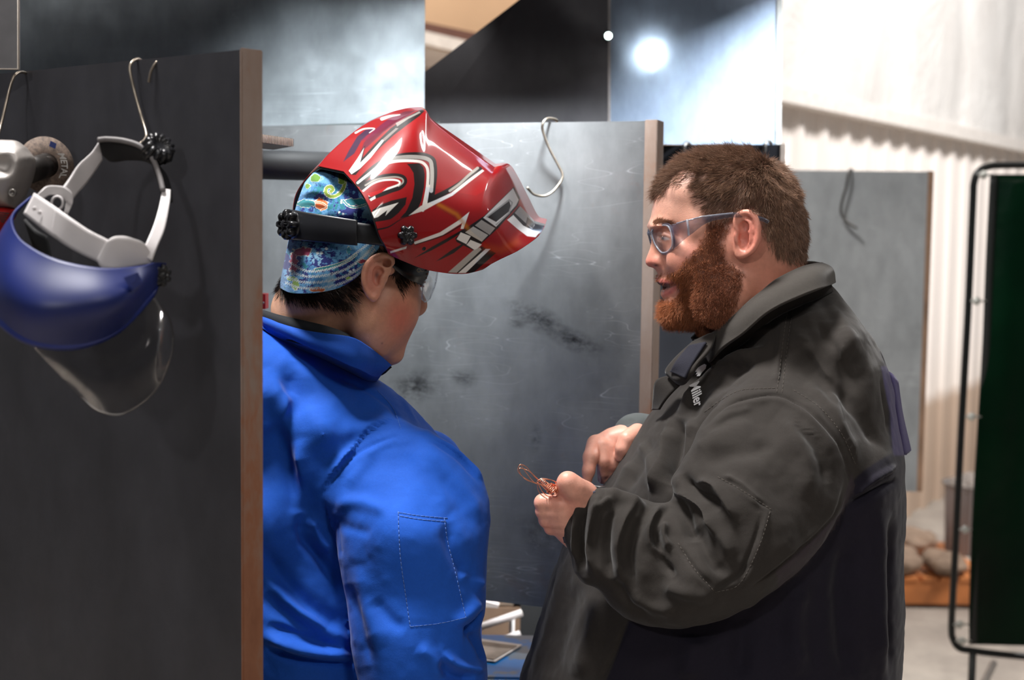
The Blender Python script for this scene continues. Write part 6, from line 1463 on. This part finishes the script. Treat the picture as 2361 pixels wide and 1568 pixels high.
V, F = prism([dc+dn*.0023+du*(.004+a)+dv*(.022+b) for a, b in [(0, 0), (.007, -.003), (.009, .003), (.002, .006)]], dn*.0003); obj('disc_label', V, F, plain('label_blue', (46, 60, 120), .6), GRD, smooth=False)

# ------------------------------------------------------------------ wire hooks
def hook(name, label, pts_, r, mat, group=None):
    L = catmull(p3(pts_), 8); V, F = tube(L, r, 10); o = obj(name, V, F, mat); return tag(o, label, 'hook', group)
hook('wire_hook', 'bent wire hook over the left divider, holding the face shield', [(336, 152, 1.634), (330, 143, 1.625), (318, 136, 1.612), (303, 145, 1.600), (300, 165, 1.597), (310, 211, 1.596), (325, 265, 1.592), (337, 307, 1.578), (334, 322, 1.565), (323, 331, 1.555)], .0017, M_wire)
hook('wire_hook', 'small curved wire hook just right of the hook that holds the face shield', [(343, 190, 1.591), (348, 165, 1.590), (360, 144, 1.590), (372, 137, 1.598), (384, 140, 1.612), (390, 146, 1.622)], .0016, M_wire)
hook('wire_hook', 'bent wire hook over the left divider beside the grinder', [(66, 178, 1.765), (60, 169, 1.75), (48, 166, 1.736), (36, 172, 1.725), (28, 186, 1.72), (16, 230, 1.715), (2, 290, 1.70), (-14, 345, 1.67), (-20, 352, 1.66)], .0018, M_wire)
hook('wire_hook', 'long S shaped wire hook on the scratched divider behind the red helmet', [(1284, 282, 2.50), (1282, 276, 2.47), (1263, 273, 2.44), (1252, 284, 2.43), (1252, 303, 2.432), (1266, 341, 2.434), (1286, 379, 2.434), (1297, 402, 2.432), (1292, 420, 2.428), (1273, 443, 2.42), (1254, 452, 2.414), (1231, 448, 2.408), (1215, 432, 2.40)], .0022, M_wire)
hook('wire_hook', 'dark wire hook on the far grey divider in front of the ribbed wall', [(1966, 398, 4.50), (1962, 391, 4.475), (1957, 400, 4.45), (1952, 430, 4.448), (1941, 468, 4.448), (1940, 492, 4.445), (1952, 510, 4.44), (1976, 527, 4.43)], .0045, M_wiredark)
hook('wire_hook', 'blurred hook top on the black divider above the forehead of the bearded person', [(1576, 350, 3.07), (1578, 335, 3.065), (1585, 328, 3.08), (1592, 334, 3.11)], .004, M_wiredark)
hook('wire_hook', 'blurred hook top at the right end of the black divider', [(1762, 350, 3.01), (1764, 332, 3.005), (1772, 325, 3.03), (1779, 332, 3.07)], .004, M_wiredark)

# ------------------------------------------------------------------ copper wire and rod in the hands
rg = np.random.default_rng(3); M_cu = plain('copper', (240, 168, 138), .22, .9, .12, 200)
cw = lambda x, y, Y: pt(1160+x*.2168, 940+y*.2168, Y)
W_ = []
def wire(l, r=.00055): W_.append(tube(catmull([cw(*q) for q in l], 8), r, 6))
wire([(520, 900, 1.80), (430, 830, 1.79), (330, 800, 1.785), (220, 740, 1.78), (160, 680, 1.775), (160, 640, 1.775), (185, 605, 1.775), (240, 625, 1.778), (300, 690, 1.782), (370, 760, 1.788), (440, 830, 1.795), (520, 900, 1.80)])
wire([(530, 880, 1.80), (440, 825, 1.80), (350, 800, 1.80), (250, 770, 1.795), (190, 710, 1.79), (170, 650, 1.79), (215, 650, 1.79), (280, 680, 1.79), (340, 740, 1.79), (400, 790, 1.80), (470, 850, 1.80)])
wire([(188, 605, 1.776), (230, 670, 1.778), (290, 750, 1.782), (340, 805, 1.786)])
wire([(560, 900, 1.80), (470, 880, 1.79), (400, 820, 1.785), (360, 790, 1.785), (400, 758, 1.785), (480, 760, 1.785), (560, 790, 1.79), (600, 830, 1.80)])
wire([(590, 850, 1.80), (540, 780, 1.795), (440, 765, 1.79), (375, 790, 1.79), (365, 850, 1.79), (390, 910, 1.79), (450, 960, 1.80), (500, 980, 1.81)])
wire([(370, 800, 1.787), (410, 880, 1.79), (470, 940, 1.80), (530, 950, 1.81)])
for k in range(26):
    c = np.array([520, 865]); r_ = rg.uniform(18, 62); a0 = rg.uniform(0, 6.28); e = rg.uniform(.4, 1)
    l = [(c[0]+rg.normal(0, 8)+r_*math.cos(a0+t)*1.05, c[1]+rg.normal(0, 6)+r_*e*math.sin(a0+t), 1.797+rg.normal(0, .004)) for t in np.linspace(0, rg.uniform(3, 6), 9)]; wire(l, .0006)
for k in range(7):                                          # twisted tail into the fist
    a = cw(430+k*14, 800+k*12, 1.792); T = [a+np.array([math.cos(t)*.003+t*.0004, math.sin(t)*.002, math.sin(t)*.003]) for t in np.linspace(0, 6.6, 16)]; W_.append(tube(T, .0006, 5))
V, F = join(W_); tag(obj('copper_wire', V, F, M_cu), 'tangled loop of bright copper wire held in the left fist of the bearded person', 'wire', kind='stuff')
V, F = tube([pt(1352, 1120, 2.02), pt(1420, 1127, 2.03)], .0024, 10); tag(obj('metal_rod', V, F, plain('rod_steel', (170, 172, 176), .25, .9)), 'short thin steel rod under the pointing finger of the bearded person', 'rod')

# ------------------------------------------------------------------ low things between the people
a = pt(1040, 1480, 2.62); zt = ptz(1100, 1480, .86)[2]
T_ = root('blue_machine', 'blue machine top with a pale bordered plate, low between the two people', 'machine', (.0, 2.52, 0))
x0, x1 = pt(1000, 1480, 2.6)[0], pt(1250, 1480, 2.6)[0]
bm = bmesh.new(); bmesh.ops.create_cube(bm, size=1); bmesh.ops.scale(bm, vec=(x1-x0, .26, .84), verts=bm.verts); bmesh.ops.translate(bm, vec=((x0+x1)/2, 2.468, .44), verts=bm.verts)
bmesh.ops.bevel(bm, geom=list(bm.edges), offset=.008, segments=3, affect='EDGES'); bm.verts.index_update(); V = [v.co[:] for v in bm.verts]; F = [[v.index for v in q.verts] for q in bm.faces]; bm.free()
def worn_blue():
    t = NT('paint_blue_worn'); c = t.ramp(t.noise(14, 3, .55), [(.5, srgb(8, 92, 152)), (.54, srgb(80, 96, 112))]); t.l(c, t.b.inputs['Base Color']); t.setb(Roughness=.4); return t.m
obj('cabinet', V, F, worn_blue(), T_, smooth=False)
def onz(l, z): return [ptz(a, b, z) for a, b in l]
V, F = prism(onz([(1090, 1472), (1204, 1488), (1142, 1527), (1090, 1520)], .8625), (0, 0, .0015)); obj('plate_border', V, F, plain('label_white', (176, 168, 164), .5), T_, smooth=False)
V, F = prism(onz([(1090, 1477), (1192, 1490), (1138, 1522), (1090, 1513)], .8645), (0, 0, .001)); obj('plate', V, F, plain('label_tan', (112, 100, 92), .6, 0, .35, 30), T_, smooth=False)
for k in range(4): V, F = box((x0+.05 if k % 2 else x1-.05, 2.37 if k < 2 else 2.57, .01), (.04, .04, .02)); obj('foot', V, F, M_kn, T_, smooth=False)
V, F = box((pt(1232, 1450, 2.95)[0], 2.95, .47), (.06, .06, .94)); R_ = root('post', 'dark square post behind the blue machine', 'post', (pt(1232, 1450, 2.95)[0], 2.95, 0)); obj('upright', V, F, plain('post_black', (16, 16, 17), .6), R_, smooth=False)
V, F = box((pt(1232, 1450, 2.95)[0], 2.95, .006), (.1, .1, .012)); obj('foot_plate', V, F, plain('post_black', (16, 16, 17), .6), R_, smooth=False)
R_ = root('hand_rail', 'pale tubular rails behind the blue machine, low between the two people', 'rail', (pt(1150, 1450, 2.85)[0], 2.85, 0))
M_pt = plain('paint_pale', (158, 148, 144), .5)
e1, e2 = pt(1203, 1413, 2.82), pt(1060, 1462, 2.84); f1, f2 = pt(1199, 1462, 2.82), pt(1060, 1508, 2.84)
for a, b in ((e1, e2), (f1, f2)): V, F = tube([a, b], .0075, 14); obj('rail', V, F, M_pt, R_)
for x, z in ((pt(1180, 1460, 2.835)[0], (e1[2]*.85+e2[2]*.15)), (e2[0], e2[2])): V, F = tube([(x, 2.838, 0), (x, 2.838, z-.006)], .006, 12); obj('post', V, F, M_pt, R_)
V, F = prism([pt(1090, 1380, 2.84), pt(1150, 1395, 2.84), pt(1148, 1402, 2.84), pt(1090, 1398, 2.84)], (0, .03, 0)); obj('bracket', V, F, M_pt, R_, smooth=False)
R_ = root('wooden_crate', 'brown wooden crate behind the pale rails', 'crate', (pt(1150, 1450, 3.3)[0], 3.3, 0))
xa, xb = pt(1020, 1450, 3.1)[0], pt(1225, 1450, 3.1)[0]
for k in range(5): V, F = box(((xa+xb)/2, 3.12, .11+.19*k), (xb-xa, .02, .18)); obj('slat', V, F, plain('wood_brown', (72, 52, 36), .7, 0, .3, 12), R_, smooth=False)
for x in (xa+.02, (xa+xb)/2, xb-.02): V, F = box((x, 3.145, .5), (.04, .03, 1.0)); obj('batten', V, F, plain('wood_dark', (70, 50, 36), .7, 0, .3, 12), R_, smooth=False)
# red valve lever by the left divider
R_ = root('red_valve', 'small red valve body just behind the neck of the person in blue', 'valve', tuple(pt(606, 712, 2.25)))
V, F = box(pt(604, 694, 2.3), (.016, .03, .024)); obj('lever', V, F, plain('red_plastic', (206, 22, 22), .4), R_, smooth=False)
V, F = tube([pt(590, 700, 2.33), pt(596, 640, 2.35)], .006, 12); obj('stem', V, F, plain('brass_dark', (70, 50, 46), .4, .6), R_)
V, F = lathe([(.002, 0), (.002, .001)], pt(607, 698, 2.283), (0, -1, 0), 10); obj('screw', V, F, M_wh, R_)

# ------------------------------------------------------------------ welding curtain on its tube frame
CR = root('welding_screen', 'dark green welding curtain on a black tube frame at the right edge', 'welding screen', (*pt(2243, 1700, 4.2)[:2], 0))
M_fr = plain('frame_black', (20, 22, 22), .3, .3)
Z = 4.2
fr = catmull(p3([(2800, 376, Z), (2500, 380, Z), (2320, 381, Z), (2280, 384, Z), (2257, 395, Z), (2246, 420, Z), (2243, 470, Z), (2232, 720, Z), (2216, 1000, Z), (2201, 1300, Z), (2194, 1440, Z), (2198, 1475, Z), (2212, 1494, Z), (2240, 1500, Z), (2320, 1510, Z), (2500, 1524, Z), (2800, 1545, Z)]), 8)
V, F = tube(fr, .0105, 14); obj('frame', V, F, M_fr, CR)
rows_ = []
for (xt, yt, dx) in [(2284, 402, 0), (2274, 600, 0), (2266, 800, 0), (2254, 1000, 0), (2242, 1200, 0), (2236, 1400, 0), (2236, 1486, 0)]:
    rows_.append([pt(xt+k*55, yt+(k*1.5 if yt > 1300 else 0), Z+.012*math.sin(k*1.9+yt*.004)) for k in range(10)])
G = loft(rows_, 60, 90); V, F = shell(G, .0015, (0, 0, 1.6))
def vinyl():
    t = NT('vinyl_green'); c = t.ramp(t.noise(2.5, 3), [(.3, srgb(0, 16, 7)), (.7, srgb(1, 34, 16))]); t.l(c, t.b.inputs['Base Color']); t.setb(Roughness=.28)
    t.b.inputs['Transmission Weight'].default_value = .25; t.b.inputs['IOR'].default_value = 1.2; b = t.bump(t.noise(5, 3), .4, .02); t.l(b.outputs[0], t.b.inputs['Normal']); return t.m
obj('curtain', V, F, vinyl(), CR)
G = loft([p3([(a-2, b, Z-.003), (a+16, b, Z-.003)]) for a, b in [(2284, 402), (2274, 600), (2266, 800), (2254, 1000), (2242, 1200), (2236, 1400), (2236, 1486)]], 50, 4); V, F = shell(G, .002, (0, 5, 1.6)); obj('hem', V, F, plain('hem_black', (12, 16, 14), .5), CR)
for a, b in [(2268, 403), (2252, 694), (2240, 961), (2225, 1221), (2217, 1478), (2212, 1440)]:
    V, F = join([lathe([(.008, -.002), (.0125, 0), (.010, .005), (.003, .006)], pt(a, b, Z-.012), (0, -1, 0), 16), tube(p3([(a-14, b, Z-.01), (a, b, Z-.013), (a+22, b, Z-.006)]), .0028, 8)]); obj('tie', V, F, plain('tie_pale', (176, 176, 170), .35, .3), CR)
V, F = tube([pt(2243, 1500, Z), (pt(2243, 1500, Z)[0]-.0, Z, .02)], .011, 14); obj('leg', V, F, M_fr, CR)
lx = pt(2243, 1500, Z)[0]; V, F = tube([(lx-.0, Z-.3, .018), (lx, Z+.35, .018)], .014, 14); obj('foot', V, F, M_fr, CR)
V, F = tube([pt(2291, 1530, 4.6), (pt(2255, 1560, 4.25)[0], 4.25, .2)], .012, 14); obj('brace', V, F, plain('tube_grey', (110, 104, 98), .4, .4), CR)

# ------------------------------------------------------------------ pallet, sacks and bin by the wall
P_ = root('pallet', 'orange brown wooden pallet low on the floor behind the bearded person', 'pallet', (*pt(2140, 1390, 6.2)[:2], 0))
M_wd = plain('wood_orange', (190, 118, 66), .6, 0, .25, 9)
xa, xb = pt(2035, 1380, 6.0)[0], pt(2290, 1380, 6.0)[0]
V, F = box(((xa+xb)/2, 6.02, .07), (xb-xa, .05, .10)); obj('stringer', V, F, M_wd, P_, smooth=False)
V, F = box(((xa+xb)/2, 6.66, .07), (xb-xa, .05, .10)); obj('stringer', V, F, M_wd, P_, smooth=False)
for k in range(6): V, F = box((xa+(k+.5)*(xb-xa)/6, 6.34, .128), ((xb-xa)/6-.015, .7, .016)); obj('deck_board', V, F, M_wd, P_, smooth=False)
for x in (xa+.04, xb-.04): V, F = box((x, 6.34, .01), (.08, .6, .02)); obj('bottom_board', V, F, M_wd, P_, smooth=False)
M_sk = plain('sack_tan', (126, 106, 90), .85, 0, .3, 8, .4, 60)
for k, (a, b, Y, rx, rz, tl, lab) in enumerate([(2070, 1322, 6.10, .075, .05, .25, 'tan sack lying at the front left of the pallet behind the bearded person'), (2178, 1330, 6.08, .078, .045, -.15, 'tan sack lying at the front right of the pallet beside the curtain frame'), (2095, 1285, 6.45, .09, .055, .45, 'dull brown sack leaning behind the two front sacks on the pallet')]):
    f = Field(pt(a, b, Y)-np.array([.26, .2, .14]), pt(a, b, Y)+np.array([.26, .2, .16]), .009)
    c = pt(a, b, Y); c[2] = max(c[2], .139+rz)
    f.ell(c, (rx*1.25, .12, rz), [[math.cos(tl), 0, math.sin(tl)*.5], [0, 1, 0], [-math.sin(tl)*.5, 0, math.cos(tl)]], k=.02)
    f.f = np.maximum(f.f, (.138-f.ax[2])[None, None, :].astype(np.float32))
    V, F = f.mesh(); V = V+vnormals(V, F)*(.022*vnoise(V, 14, k)+.008*vnoise(V, 40, k))[:, None]*np.clip((V[:, 2:]-.14)/.02, 0, 1); tag(obj('sack', V, F, M_sk), lab, 'sack', 'sacks on the pallet')
c = pt(2242, 1288, 6.48); c[2] = .137
B_ = root('ribbed_bin', 'grey ribbed metal bin partly behind the curtain frame', 'bin', tuple(c))
V, F = lathe([(.118, .0), (.125, .01), (.135, .30), (.140, .315), (.132, .318), (.12, .05)], c, (0, 0, 1), 160, 26, .08); obj('body', V, F, plain('zinc', (138, 134, 136), .45, .5, .1, 6), B_)
V, F = tube([c+np.array([.142*math.cos(a), .142*math.sin(a), .318]) for a in np.linspace(0, 6.28, 41)[:-1]], .007, 8, closed=True); obj('rim', V, F, plain('zinc_rim', (112, 106, 102), .5, .4), B_)
f = Field(c+np.array([-.15, -.15, .24]), c+np.array([.15, .15, .42]), .008); f.ell(c+np.array([0, 0, .30]), (.128, .128, .06), k=.01); V, F = f.mesh(); V = V+vnormals(V, F)*(.012*vnoise(V, 60, 2))[:, None]
o = obj('scrap_filling', V, F, plain('scrap_grey', (120, 112, 106), .8, 0, .5, 90), B_); tag(o, kind='stuff')

# ------------------------------------------------------------------ fixtures
c_ = pt(1403, 82, 2.96); R_ = root('lamp_glint', 'tiny glowing disc put in as a lamp reflection on the edge between the black sheet and the glossy sheet', 'lamp', tuple(c_))
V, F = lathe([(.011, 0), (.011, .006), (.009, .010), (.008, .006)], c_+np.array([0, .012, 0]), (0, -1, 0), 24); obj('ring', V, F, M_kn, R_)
e_ = bpy.data.materials.new('glint_glow'); e_.use_nodes = True; b_ = e_.node_tree.nodes['Principled BSDF']; b_.inputs['Emission Color'].default_value = (.8, 1, .95, 1); b_.inputs['Emission Strength'].default_value = 8
V, F = lathe([(.0075, 0), (.007, .004), (.003, .006)], c_+np.array([0, .004, 0]), (0, -1, 0), 20); obj('bulb', V, F, e_, R_)  # glowing disc with a ring, put in for a lamp reflection; no real bulb
lh = np.array([1.03, 2.12, 2.13]); hit = pt(1505, 118, 3.08)
lamp_head('booth_lamp', 'round booth lamp outside the right of the view that glares in the glossy sheet', lh, .036, hit-lh, 110)
for (lc, tg, lab) in [((0.1, 2.15, 2.60), (-.04, 2.62, 2.05), 'round booth spotlight above the scratched divider, over the top of the view'), ((1.2, 2.7, 2.5), (.45, 3.12, 1.95), 'round booth spotlight to the right of the glossy hood sheet, outside the view')]:
    d_ = np.array(tg)-np.array(lc); d_ /= np.linalg.norm(d_); R_ = root('booth_spotlight', lab, 'lamp', tuple(lc))
    V, F = lathe([(.13, .0), (.135, .0), (.12, -.05), (.06, -.14), (.03, -.17)], np.array(lc)-d_*.12, d_, 32); obj('shade', V, F, plain('shade_dark', (40, 42, 44), .4, .5), R_)
    V, F = tube([np.array(lc)-d_*.29, np.array([*(np.array(lc)-d_*.29)[:2], 6.5])], .008, 8); obj('stem', V, F, M_kn, R_)
for k, (x, y, z, s, lab) in enumerate([(-3.0, -5.4, 5.0, .6, 'high bay lamp up behind the photographer to the left'), (1.5, -1.6, 4.6, .9, 'high bay lamp above and behind the photographer to the right'), (3.0, 6.2, 5.2, 1.2, 'high bay lamp over the hall in front of the ribbed wall'), (-1.5, 5.2, 4.9, 1.0, 'high bay lamp over the far booths'), (-.9, 1.75, 4.5, .8, 'high bay lamp over the left booth in front of the divider')]):
    R_ = root('high_bay_lamp', lab, 'lamp', (x, y, z+.05), 'high bay lamps'); V, F = lathe([(s*.5, 0), (s*.42, .1), (s*.15, .22), (.05, .3)], (x, y, z+.06), (0, 0, 1), 32); obj('shade', V, F, plain('shade_alu', (180, 182, 184), .4, .6), R_)
    V, F = tube([(x, y, z+.34), (x, y, 6.5)], .01, 8); obj('stem', V, F, M_kn, R_)
